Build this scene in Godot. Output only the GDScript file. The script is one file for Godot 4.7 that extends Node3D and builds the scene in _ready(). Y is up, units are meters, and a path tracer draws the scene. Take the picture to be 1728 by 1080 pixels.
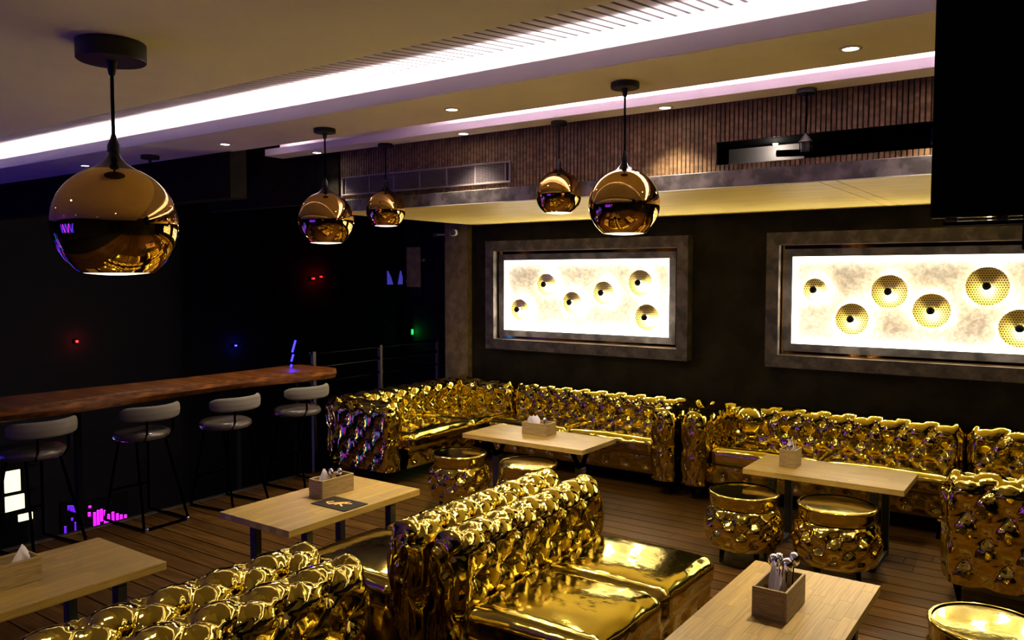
extends Node3D
# Lounge bar with gold tufted sofas. x runs along the lightbox wall, -z towards it, y up, metres.

const WALL_Z := -6.6
const CEIL := 2.75
const NEAR_CEIL := 2.47
const SLAT_Z := -4.72
const BAR_Y := 0.95
const TABLE_Y := 0.52

var used := {}
var M := {}
var rng := RandomNumberGenerator.new()
var noise := FastNoiseLite.new()

# ------------------------------------------------------------------ mesh builder
class MB:
	var v := PackedVector3Array()
	var n := PackedVector3Array()
	var idx := PackedInt32Array()

	# a grid of nu x nv points; normals are smoothed and point away from `inside`
	func grid(p: PackedVector3Array, nu: int, nv: int, inside: Vector3) -> void:
		var base := v.size()
		var nn := PackedVector3Array()
		nn.resize(p.size())
		var k := PackedInt32Array()
		for i in nu - 1:
			for j in nv - 1:
				var a := i * nv + j
				var b := a + 1
				var c := a + nv
				var d := c + 1
				var f1 := (p[c] - p[a]).cross(p[b] - p[a])
				var f2 := (p[c] - p[b]).cross(p[d] - p[b])
				nn[a] += f1
				nn[b] += f1 + f2
				nn[c] += f1 + f2
				nn[d] += f2
				k.append(a)
				k.append(b)
				k.append(c)
				k.append(b)
				k.append(d)
				k.append(c)
		var s := 0.0
		for i in p.size():
			s += nn[i].dot(p[i] - inside)
		var flip := s < 0.0
		for i in p.size():
			v.append(p[i])
			n.append((-nn[i] if flip else nn[i]).normalized())
		for i in range(0, k.size(), 3):
			idx.append(base + k[i])
			if flip:
				idx.append(base + k[i + 2])
				idx.append(base + k[i + 1])
			else:
				idx.append(base + k[i + 1])
				idx.append(base + k[i + 2])

	func quad(a: Vector3, b: Vector3, c: Vector3, d: Vector3, inside: Vector3) -> void:
		var nn := (c - a).cross(b - a)
		if nn.length() < 1e-10:
			nn = (d - a).cross(c - a)
		nn = nn.normalized()
		var base := v.size()
		var flip := nn.dot((a + b + c + d) / 4.0 - inside) < 0.0
		for q in [a, b, c, d]:
			v.append(q)
			n.append(-nn if flip else nn)
		for q in ([0, 2, 1, 0, 3, 2] if flip else [0, 1, 2, 0, 2, 3]):
			idx.append(base + q)

	func tri(a: Vector3, b: Vector3, c: Vector3, inside: Vector3) -> void:
		var nn := (c - a).cross(b - a).normalized()
		var base := v.size()
		var flip := nn.dot((a + b + c) / 3.0 - inside) < 0.0
		for q in [a, b, c]:
			v.append(q)
			n.append(-nn if flip else nn)
		for q in ([0, 2, 1] if flip else [0, 1, 2]):
			idx.append(base + q)

	# a box with chamfered edges
	func box(lo: Vector3, hi: Vector3, r := 0.0) -> void:
		var c := (lo + hi) / 2.0
		var h := (hi - lo) / 2.0
		r = minf(r, minf(h.x, minf(h.y, h.z)) * 0.9)
		for ax in 3:
			var b := (ax + 1) % 3
			var e := (ax + 2) % 3
			for s in [-1.0, 1.0]:
				var q := []
				for w in [[-1, -1], [1, -1], [1, 1], [-1, 1]]:
					var p := Vector3.ZERO
					p[ax] = s * h[ax]
					p[b] = w[0] * (h[b] - r)
					p[e] = w[1] * (h[e] - r)
					q.append(c + p)
				quad(q[0], q[1], q[2], q[3], c)
		if r <= 0.0:
			return
		for ax in 3:
			var b := (ax + 1) % 3
			var e := (ax + 2) % 3
			for sb in [-1.0, 1.0]:
				for se in [-1.0, 1.0]:
					var q := []
					for w in [[-1.0, 0.0, 1.0], [1.0, 0.0, 1.0], [1.0, 1.0, 0.0], [-1.0, 1.0, 0.0]]:
						var p := Vector3.ZERO
						p[ax] = w[0] * (h[ax] - r)
						p[b] = sb * (h[b] - r * w[1])
						p[e] = se * (h[e] - r * w[2])
						q.append(c + p)
					quad(q[0], q[1], q[2], q[3], c)
		for sx in [-1.0, 1.0]:
			for sy in [-1.0, 1.0]:
				for sz in [-1.0, 1.0]:
					tri(c + Vector3(sx * h.x, sy * (h.y - r), sz * (h.z - r)), c + Vector3(sx * (h.x - r), sy * h.y, sz * (h.z - r)), c + Vector3(sx * (h.x - r), sy * (h.y - r), sz * h.z), c)

	# a profile of (radius, height) turned round the y axis at `at`
	func lathe(prof: Array, seg: int, at := Vector3.ZERO, basis := Basis.IDENTITY) -> void:
		var p := PackedVector3Array()
		for i in seg + 1:
			var a := TAU * i / seg
			for q in prof:
				p.append(at + basis * Vector3(q.x * cos(a), q.y, q.x * sin(a)))
		# outward is judged from the axis: mean of each ring
		var base := v.size()
		var nv: int = prof.size()
		var nn := PackedVector3Array()
		nn.resize(p.size())
		# normals from the profile itself
		for i in seg + 1:
			var a := TAU * i / seg
			for j in nv:
				var q0: Vector2 = prof[maxi(j - 1, 0)]
				var q1: Vector2 = prof[mini(j + 1, nv - 1)]
				var d := (q1 - q0)
				var m := Vector2(d.y, -d.x).normalized()
				nn[i * nv + j] = basis * Vector3(m.x * cos(a), m.y, m.x * sin(a))
		for i in p.size():
			v.append(p[i])
			n.append(nn[i])
		for i in seg:
			for j in nv - 1:
				var a := base + i * nv + j
				idx.append_array([a, a + nv, a + 1, a + 1, a + nv, a + nv + 1])

	func tube(pts: Array, r: float, seg := 8, r_end := -1.0) -> void:
		var p := PackedVector3Array()
		var c := Vector3.ZERO
		var m: int = pts.size()
		var nn := PackedVector3Array()
		for k in m:
			c += pts[k] / float(m)
			var d: Vector3 = (pts[mini(k + 1, m - 1)] - pts[maxi(k - 1, 0)]).normalized()
			var side := d.cross(Vector3(0.123, 0.05, 0.99) if absf(d.y) > 0.8 else Vector3.UP).normalized()
			var up := side.cross(d)
			var rr := r if r_end < 0.0 else lerpf(r, r_end, float(k) / (m - 1))
			for i in seg + 1:
				var a := TAU * i / seg
				var o := side * cos(a) + up * sin(a)
				p.append(pts[k] + o * rr)
				nn.append(o)
		var base := v.size()
		v.append_array(p)
		n.append_array(nn)
		for k in m - 1:
			for i in seg:
				var a := base + k * (seg + 1) + i
				var b := a + seg + 1
				idx.append_array([a, b, a + 1, a + 1, b, b + 1])
		for e in [0, m - 1]:
			var o: Vector3 = pts[e]
			for i in seg:
				tri(o, p[e * (seg + 1) + i], p[e * (seg + 1) + i + 1], c + (pts[m / 2] - o) * 0.01)

	func mesh() -> ArrayMesh:
		var a := []
		a.resize(Mesh.ARRAY_MAX)
		a[Mesh.ARRAY_VERTEX] = v
		a[Mesh.ARRAY_NORMAL] = n
		a[Mesh.ARRAY_INDEX] = idx
		var m := ArrayMesh.new()
		m.add_surface_from_arrays(Mesh.PRIMITIVE_TRIANGLES, a)
		return m


# ------------------------------------------------------------------ scene helpers
func numbered(called: String) -> String:
	if not used.has(called):
		used[called] = 0
		return called
	used[called] += 1
	return "%s_%03d" % [called, used[called]]

func thing(called: String, label: String, category: String, at := Vector3.ZERO, turn := 0.0, group := "") -> Node3D:
	var o := Node3D.new()
	o.name = numbered(called)
	add_child(o)
	o.position = at
	o.rotation.y = turn
	tag(o, label, category, group)
	return o

func tag(o: Node, label: String, category: String, group := "") -> void:
	o.set_meta("label", label)
	o.set_meta("category", category)
	if group != "":
		o.set_meta("group", group)

func obj(called: String, mesh: Mesh, mat: Material, parent: Node = self, at := Vector3.ZERO) -> MeshInstance3D:
	var o := MeshInstance3D.new()
	o.name = numbered(called) if parent == self else called
	o.mesh = mesh
	o.material_override = mat
	o.position = at
	parent.add_child(o, true)
	return o

func bx(called: String, lo: Vector3, hi: Vector3, mat: Material, parent: Node = self, r := 0.0) -> MeshInstance3D:
	var m := MB.new()
	var c := (lo + hi) / 2.0
	m.box(lo - c, hi - c, r)
	return obj(called, m.mesh(), mat, parent, c)

func struct(o: Node3D) -> Node3D:
	o.set_meta("kind", "structure")
	return o

func stuff(o: Node3D) -> Node3D:
	o.set_meta("kind", "stuff")
	return o

func lin(r: float, g: float, b: float) -> Color:
	return Color(r, g, b).linear_to_srgb()

func mat(c: Color, rough := 0.7, metal := 0.0, spec := 0.5) -> StandardMaterial3D:
	var m := StandardMaterial3D.new()
	m.albedo_color = c
	m.roughness = rough
	m.metallic = metal
	m.metallic_specular = spec
	return m

func glow(c: Color, e: float) -> StandardMaterial3D:
	var m := mat(Color(0.8, 0.8, 0.8), 0.6)
	m.emission_enabled = true
	m.emission = c
	m.emission_energy_multiplier = e
	return m

func tri_map(m: StandardMaterial3D, scale: Vector3, world := false, off := Vector3.ZERO) -> void:
	m.uv1_triplanar = not world
	m.uv1_world_triplanar = world
	if world:
		m.uv1_triplanar = true
	m.uv1_scale = scale
	m.uv1_offset = off
	m.uv1_triplanar_sharpness = 8.0

# grain: streaks along u, seamless enough at this size
func wood_image(a: Color, b: Color, seed_: int, streak := 9.0) -> ImageTexture:
	var f := FastNoiseLite.new()
	f.seed = seed_
	f.frequency = 0.02
	f.fractal_octaves = 4
	var w := 256
	var im := Image.create(w, w, false, Image.FORMAT_RGB8)
	for y in w:
		for x in w:
			var ang := TAU * x / w
			var n1 := f.get_noise_3d(cos(ang) * 14.0, sin(ang) * 14.0, y * streak)
			var n2 := f.get_noise_3d(cos(ang) * 30.0 + 200.0, sin(ang) * 30.0, y * 2.2)
			var t := clampf(0.5 + n1 * 0.75 + n2 * 0.5, 0.0, 1.0)
			im.set_pixel(x, y, a.lerp(b, t))
	im.generate_mipmaps()
	return ImageTexture.create_from_image(im)

func mottle_image(a: Color, b: Color, seed_: int, freq := 0.03, contrast := 1.0) -> ImageTexture:
	var f := FastNoiseLite.new()
	f.seed = seed_
	f.frequency = freq
	f.fractal_octaves = 5
	f.domain_warp_enabled = true
	f.domain_warp_amplitude = 30.0
	var src := f.get_seamless_image(256, 256)
	var im := Image.create(256, 256, false, Image.FORMAT_RGB8)
	for y in 256:
		for x in 256:
			var t := clampf((src.get_pixel(x, y).r - 0.5) * contrast + 0.5, 0.0, 1.0)
			im.set_pixel(x, y, a.lerp(b, t))
	return ImageTexture.create_from_image(im)

func normal_image(seed_: int, freq: float, bump: float) -> ImageTexture:
	var f := FastNoiseLite.new()
	f.seed = seed_
	f.frequency = freq
	f.fractal_octaves = 4
	var im := f.get_seamless_image(256, 256)
	im.convert(Image.FORMAT_RGBA8)
	im.bump_map_to_normal_map(bump)
	return ImageTexture.create_from_image(im)

func make_materials() -> void:
	var crinkle := normal_image(5, 0.02, 4.0)
	M.gold = mat(lin(0.71, 0.575, 0.10), 0.075, 1.0)
	M.gold.normal_enabled = true
	M.gold.normal_texture = crinkle
	M.gold.normal_scale = 0.14
	tri_map(M.gold, Vector3(3, 3, 3))
	M.gold_smooth = mat(lin(0.71, 0.575, 0.10), 0.10, 1.0)
	M.gold_smooth.normal_enabled = true
	M.gold_smooth.normal_texture = crinkle
	M.gold_smooth.normal_scale = 0.07
	tri_map(M.gold_smooth, Vector3(2, 2, 2))
	M.gold_leg = mat(lin(0.50, 0.36, 0.10), 0.35, 0.6)
	M.globe = mat(lin(0.78, 0.49, 0.14), 0.03, 1.0)
	M.lining = mat(Color(0.93, 0.91, 0.86), 0.5)
	M.smoke = mat(Color(0.1, 0.075, 0.05, 0.72), 0.05)
	M.smoke.transparency = BaseMaterial3D.TRANSPARENCY_ALPHA
	M.black = mat(lin(0.012, 0.012, 0.012), 0.5)
	M.black_matt = mat(lin(0.006, 0.006, 0.006), 0.9, 0.0, 0.1)
	M.cord = mat(lin(0.015, 0.012, 0.01), 0.6)
	M.bulb = glow(Color(1, 0.93, 0.80), 1.6)
	M.lens = glow(Color(1, 0.95, 0.86), 12.0)
	M.trim_white = mat(Color(0.8, 0.78, 0.75), 0.5)
	M.chrome = mat(Color(0.85, 0.84, 0.86), 0.1, 1.0)
	M.steel = mat(lin(0.12, 0.11, 0.1), 0.4, 0.8)
	M.stool_leg = mat(lin(0.03, 0.026, 0.024), 0.35, 0.7)
	# room
	M.ceiling = mat(Color.WHITE, 0.85)
	M.ceiling.albedo_texture = mottle_image(lin(0.78, 0.74, 0.655), lin(0.84, 0.80, 0.71), 11, 0.012, 1.4)
	tri_map(M.ceiling, Vector3(0.5, 0.5, 0.5), true)
	M.lip = mat(lin(0.84, 0.74, 0.80), 0.8)
	M.reed = mat(lin(0.58, 0.53, 0.52), 0.75)
	M.cove_white = mat(lin(0.84, 0.81, 0.81), 0.8)
	M.reed_back = mat(lin(0.03, 0.022, 0.022), 0.9)
	M.dark_wall = mat(Color.WHITE, 0.85, 0.0, 0.25)
	M.dark_wall.albedo_texture = mottle_image(lin(0.008, 0.007, 0.005), lin(0.018, 0.016, 0.012), 21, 0.02, 1.6)
	tri_map(M.dark_wall, Vector3(0.6, 0.6, 0.6), true)
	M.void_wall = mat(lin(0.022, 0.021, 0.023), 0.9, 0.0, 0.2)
	M.beam = mat(Color.WHITE, 0.9, 0.0, 0.2)
	M.beam.albedo_texture = mottle_image(lin(0.010, 0.008, 0.006), lin(0.018, 0.0145, 0.011), 23, 0.03, 1.5)
	tri_map(M.beam, Vector3(0.8, 0.8, 0.8), true)
	M.pillar = mat(Color.WHITE, 0.9, 0.0, 0.2)
	M.pillar.albedo_texture = mottle_image(lin(0.13, 0.10, 0.058), lin(0.21, 0.17, 0.10), 25, 0.03, 1.5)
	tri_map(M.pillar, Vector3(0.9, 0.9, 0.9), true)
	M.stone = mat(Color.WHITE, 0.6)
	M.stone.albedo_texture = mottle_image(lin(0.05, 0.042, 0.043), lin(0.165, 0.138, 0.145), 31, 0.018, 2.2)
	tri_map(M.stone, Vector3(1.3, 1.3, 1.3), true)
	M.frame_stone = mat(Color.WHITE, 0.6)
	M.frame_stone.albedo_texture = mottle_image(lin(0.025, 0.021, 0.019), lin(0.09, 0.076, 0.072), 35, 0.018, 2.0)
	tri_map(M.frame_stone, Vector3(1.3, 1.3, 1.3), true)
	M.groove = mat(lin(0.30, 0.17, 0.06), 0.06, 1.0)
	M.backdrop = mat(Color.WHITE, 0.8)
	M.backdrop.albedo_texture = mottle_image(lin(0.40, 0.37, 0.32), lin(0.70, 0.66, 0.60), 33, 0.05, 1.8)
	tri_map(M.backdrop, Vector3(1.6, 1.6, 1.6), true)
	M.led_white = glow(Color(1.0, 0.97, 0.92), 2.5)
	M.led_cove = glow(Color(1.0, 0.95, 0.97), 2.0)
	M.dish = mat(Color.WHITE, 0.28, 0.85)
	M.dish.albedo_texture = dots_image()
	tri_map(M.dish, Vector3(15, 15, 15))
	M.slats = []
	M.planks = []
	M.staves = []
	M.soffits = []
	for k in 4:
		var d := 0.86 + 0.1 * k
		var s := mat(Color.WHITE, 0.55)
		s.albedo_texture = wood_image(lin(0.12 * d, 0.066 * d, 0.030 * d), lin(0.30 * d, 0.18 * d, 0.090 * d), 40 + k, 5.0)
		tri_map(s, Vector3(1, 1, 1))
		s.uv1_offset = Vector3(0.13 * k, 0.31 * k, 0.57 * k)
		M.slats.append(s)
		var e := 0.8 + 0.13 * k
		var p := mat(Color.WHITE, 0.38, 0.0, 0.2)
		p.albedo_texture = wood_image(lin(0.022 * e, 0.0092 * e, 0.0016 * e), lin(0.068 * e, 0.0325 * e, 0.0066 * e), 50 + k, 7.0)
		tri_map(p, Vector3(0.6, 2.2, 2.2), false, Vector3(0.2 * k, 0.3 * k, 0.41 * k))
		M.planks.append(p)
		var g := 0.88 + 0.08 * k
		var t := mat(Color.WHITE, 0.42)
		t.albedo_texture = wood_image(lin(0.20 * g, 0.122 * g, 0.024 * g), lin(0.325 * g, 0.216 * g, 0.049 * g), 60 + k, 6.0)
		tri_map(t, Vector3(1.4, 3.5, 3.5), false, Vector3(0.27 * k, 0.3 * k, 0.61 * k))
		M.staves.append(t)
	M.soffit = mat(Color.WHITE, 0.5)
	M.soffit.albedo_texture = wood_image(lin(0.62, 0.48, 0.13), lin(0.82, 0.66, 0.22), 71, 7.0)
	tri_map(M.soffit, Vector3(0.45, 1.1, 1.1), true)
	M.tray = mat(Color.WHITE, 0.6)
	M.tray.albedo_texture = wood_image(lin(0.17, 0.108, 0.030), lin(0.33, 0.225, 0.075), 75, 6.0)
	tri_map(M.tray, Vector3(3, 5, 5))
	M.bar_wood = mat(Color.WHITE, 0.42, 0.0, 0.2)
	M.bar_wood.albedo_texture = wood_image(lin(0.03, 0.008, 0.0015), lin(0.17, 0.056, 0.009), 81, 3.0)
	tri_map(M.bar_wood, Vector3(0.7, 2.0, 2.0))
	M.felt = mat(lin(0.115, 0.10, 0.085), 0.95)
	M.felt.rim_enabled = true
	M.felt.rim = 0.3
	M.vinyl = mat(lin(0.075, 0.06, 0.056), 0.22)
	M.paper = mat(Color(0.86, 0.83, 0.85), 0.8)
	M.menu = mat(lin(0.016, 0.012, 0.010), 0.6, 0.0, 0.2)
	M.orange = mat(lin(0.85, 0.36, 0.05), 0.6)
	M.vent = mat(lin(0.27, 0.22, 0.24), 0.6)
	M.vent_dark = mat(lin(0.05, 0.043, 0.047), 0.8)
	M.cam_white = mat(Color(0.72, 0.7, 0.68), 0.5)
	M.grey_panel = mat(lin(0.34, 0.31, 0.29), 0.8)
	M.pipe = mat(lin(0.19, 0.165, 0.155), 0.6)
	M.rail = mat(lin(0.028, 0.021, 0.015), 0.45, 0.4)
	M.blue = glow(Color(0.12, 0.1, 1.0), 7.0)
	M.neon_blue = glow(Color(0.16, 0.12, 1.0), 8.0)
	M.neon_cyan = glow(Color(0.1, 0.45, 1.0), 7.0)
	M.neon_pink = glow(Color(0.8, 0.1, 1.0), 5.0)
	M.blue_dim = glow(Color(0.33, 0.3, 0.85), 0.28)
	M.magenta = glow(Color(0.85, 0.12, 0.98), 1.1)
	M.purple = glow(Color(0.45, 0.13, 0.95), 0.6)
	M.red = glow(Color(1, 0.06, 0.03), 0.9)
	M.green = glow(Color(0.05, 1, 0.25), 0.35)
	M.shelf_glow = glow(Color(1.0, 0.98, 0.75), 0.95)

func dots_image() -> ImageTexture:
	var im := Image.create(64, 64, false, Image.FORMAT_RGB8)
	for y in 64:
		for x in 64:
			var u := fposmod(x / 16.0 + (0.5 if int(y / 16.0) % 2 == 1 else 0.0), 1.0) - 0.5
			var w := fposmod(y / 16.0, 1.0) - 0.5
			var hole := u * u + w * w < 0.1
			im.set_pixel(x, y, lin(0.10, 0.07, 0.02) if hole else lin(0.80, 0.60, 0.14))
	return ImageTexture.create_from_image(im)

# ------------------------------------------------------------------ lights
func omni(parent: Node, at: Vector3, c: Color, e: float, size: float) -> void:
	var l := OmniLight3D.new()
	l.light_color = c
	l.light_energy = e
	l.light_size = size
	l.omni_range = 14.0
	l.omni_attenuation = 2.0
	l.shadow_enabled = true
	l.position = at
	parent.add_child(l, true)

func area(parent: Node, at: Vector3, towards: Vector3, size: Vector2, c: Color, e: float) -> void:
	var l := AreaLight3D.new()
	l.area_size = size
	l.light_color = c
	l.light_energy = e
	l.area_range = 14.0
	l.area_attenuation = 2.0
	l.area_normalize_energy = true
	l.shadow_enabled = true
	parent.add_child(l, true)
	var up := Vector3.UP if absf(towards.normalized().y) < 0.7 else Vector3(0, 0, -1)
	l.transform = Transform3D(Basis.looking_at(towards, up), at)

# ------------------------------------------------------------------ tufting
func tuft(u: float, w: float, a: float, b: float) -> float:
	var p := u / a + w / (2.0 * b)
	var q := u / a - w / (2.0 * b)
	var pil := sqrt(absf(sin(PI * p)) * absf(sin(PI * q)))
	var pr := roundf(p)
	var qr := roundf(q)
	var du := (pr + qr) * 0.5 * a - u
	var dw := (pr - qr) * b - w
	var d2 := du * du + dw * dw
	var d := sqrt(d2)
	var ph := pr * 2.3 + qr * 4.1
	var h := 0.42 * pil + 0.58 * (1.0 - exp(-d2 / 0.0013))
	h += 0.16 * (absf(cos(4.0 * atan2(dw, du) + ph)) - 0.5) * exp(-(d - 0.036) * (d - 0.036) / 0.0008)
	h += 0.05 * noise.get_noise_3d(u * 260.0 + ph * 30.0, w * 260.0, 3.0)
	return h

func add_button(m: MB, at: Vector3, nrm: Vector3) -> void:
	var y := nrm.normalized()
	var x := y.cross(Vector3(0.31, 0.2, 0.93)).normalized()
	var z := x.cross(y)
	m.lathe([Vector2(0.012, -0.003), Vector2(0.011, 0.002), Vector2(0.007, 0.005), Vector2(0.0, 0.006)], 8, at, Basis(x, y, z))

# A tufted upright slab: along x from 0 to len_, z from 0 to t, rounded top at height top. Returns [skin, buttons].
func slab(len_: float, t: float, y_rear: float, y_front: float, top: float, a0: float, b: float, amp: float, res: float, pleats: bool) -> Array:
	var m := MB.new()
	var bt := MB.new()
	var a := len_ / maxf(1.0, roundf(len_ / a0))
	var r := t * 0.5
	var l1 := top - r - y_rear
	var l2 := PI * r
	var l3 := top - r - y_front
	var total := l1 + l2 + l3
	var nj := int(ceil(total / res)) + 1
	if nj % 2 == 0:
		nj += 1
	var ni := int(ceil(len_ / res)) + 1
	var mid := l1 + l2 * 0.5
	var prof := []
	for j in nj:
		var d := total * j / (nj - 1)
		var p := Vector2.ZERO
		var q := Vector2.ZERO
		if d < l1:
			p = Vector2(0, y_rear + d)
			q = Vector2(-1, 0)
		elif d < l1 + l2:
			var an := PI - (d - l1) / r
			q = Vector2(cos(an), sin(an))
			p = Vector2(r, top - r) + q * r
		else:
			p = Vector2(t, top - r - (d - l1 - l2))
			q = Vector2(1, 0)
		prof.append([p, q, d - mid])
	var re := 0.035
	var pts := PackedVector3Array()
	for i in ni:
		var s := len_ * i / (ni - 1)
		var e := minf(s, len_ - s)
		var inset := 0.0
		if e < re:
			inset = re * (1.0 - sqrt(maxf(0.0, 1.0 - pow((re - e) / re, 2.0))))
		for j in nj:
			var P: Vector2 = prof[j][0]
			var Q: Vector2 = prof[j][1]
			var h := amp * (tuft(s - a * 0.5, prof[j][2], a, b) - 0.75) - inset
			pts.append(Vector3(s, P.y + Q.y * h, P.x + Q.x * h))
	m.grid(pts, ni, nj, Vector3(len_ * 0.5, (top + y_front) * 0.4, r))
	# the two end faces
	var half := (nj - 1) / 2
	var nc := int(ceil(t / res)) + 1
	for side in [0, ni - 1]:
		var cp := PackedVector3Array()
		var out := -1.0 if side == 0 else 1.0
		for k in half + 1:
			var A := pts[side * nj + k]
			var B := pts[side * nj + nj - 1 - k]
			for c in nc:
				var f := float(c) / (nc - 1)
				var g := f * 2.0 - 1.0
				var q := A.lerp(B, f)
				var edge := 1.0 - pow(absf(g), 4.0)
				var rise := clampf((top - q.y) / 0.08, 0.0, 1.0)
				var bulge := 0.02 * edge * rise
				if pleats:
					bulge += 0.012 * edge * rise * (noise.get_noise_2d(g * 110.0 + 40.0 * out, q.y * 55.0) + 0.6 * sin(g * 9.0 + 1.3 * sin(q.y * 14.0)))
				else:
					bulge += 0.7 * amp * edge * rise * (tuft(g * t * 0.5, q.y - 0.2, t * 0.8, 0.10) - 0.8)
				q.x += out * bulge
				cp.append(q)
		m.grid(cp, half + 1, nc, Vector3(len_ * 0.5, top * 0.5, r))
	# buttons on the lattice
	var na := int(roundf(len_ / a))
	for row in range(-8, 9):
		var w := row * b
		if w < -mid + 0.05 or w > total - mid - 0.05:
			continue
		for k in range(0, na + 1):
			var s := (k + (0.5 if row % 2 == 0 else 0.0)) * a
			if s < 0.05 or s > len_ - 0.05:
				continue
			var j := int(roundf((w + mid) / total * (nj - 1)))
			var Q: Vector2 = prof[j][1]
			var i := int(roundf(s / len_ * (ni - 1)))
			add_button(bt, pts[i * nj + j], Vector3(0, Q.y, Q.x))
	return [m.mesh(), bt.mesh() if bt.v.size() > 0 else null]

# A cushion: a rounded box with a crowned top, centre at the origin
func cushion_point(face: int, u: float, w: float, size: Vector3, r: float, crown: float, seed_: float) -> Vector3:
	var h := size / 2.0
	var p := Vector3.ZERO
	match face:
		0: p = Vector3(u * h.x, h.y, w * h.z)
		1: p = Vector3(u * h.x, -h.y, w * h.z)
		2: p = Vector3(u * h.x, w * h.y, h.z)
		3: p = Vector3(u * h.x, w * h.y, -h.z)
		4: p = Vector3(h.x, u * h.y, w * h.z)
		5: p = Vector3(-h.x, u * h.y, w * h.z)
	var inner := Vector3(maxf(h.x - r, 0.0), maxf(h.y - r, 0.0), maxf(h.z - r, 0.0))
	var c := p.clamp(-inner, inner)
	var d := p - c
	if d.length() > 1e-6:
		p = c + d.normalized() * r
	var fx := 1.0 - pow(absf(p.x) / h.x, 3.0)
	var fz := 1.0 - pow(absf(p.z) / h.z, 3.0)
	p.y += crown * clampf(fx, 0.0, 1.0) * clampf(fz, 0.0, 1.0) * (1.0 if p.y > 0.0 else 0.2)
	var wr := noise.get_noise_3d(p.x * 90.0 + seed_ * 37.0, p.y * 90.0, p.z * 90.0)
	var nearrim := pow(maxf(absf(p.x) / h.x, absf(p.z) / h.z), 5.0)
	return p + Vector3(p.x / h.x, p.y / h.y, p.z / h.z) * wr * (0.0015 + 0.004 * nearrim)

func cushion(size: Vector3, r: float, crown: float, seed_: float, seg := 22) -> ArrayMesh:
	var m := MB.new()
	for face in 6:
		var base := m.v.size()
		for i in seg + 1:
			for j in seg + 1:
				# denser near the rims
				var u := sin((float(i) / seg - 0.5) * PI)
				var w := sin((float(j) / seg - 0.5) * PI)
				var e := 0.002
				var p := cushion_point(face, u, w, size, r, crown, seed_)
				var pu := cushion_point(face, u + e, w, size, r, crown, seed_) - cushion_point(face, u - e, w, size, r, crown, seed_)
				var pw := cushion_point(face, u, w + e, size, r, crown, seed_) - cushion_point(face, u, w - e, size, r, crown, seed_)
				var nn := pu.cross(pw).normalized()
				if nn.dot(p) < 0.0:
					nn = -nn
				m.v.append(p)
				m.n.append(nn)
		for i in seg:
			for j in seg:
				var a := base + i * (seg + 1) + j
				var b := a + seg + 1
				var fn := (m.v[b] - m.v[a]).cross(m.v[a + 1] - m.v[a])
				if fn.dot(m.v[a]) > 0.0:
					m.idx.append_array([a, a + 1, b, a + 1, b + 1, b])
				else:
					m.idx.append_array([a, b, a + 1, a + 1, b, b + 1])
	return m.mesh()

func leg_mesh(h: float, r0: float, r1: float, lean: Vector3) -> ArrayMesh:
	var m := MB.new()
	m.tube([Vector3(0, 0, 0) + lean, Vector3(0, h, 0)], r1, 10, r0)
	return m.mesh()

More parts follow.
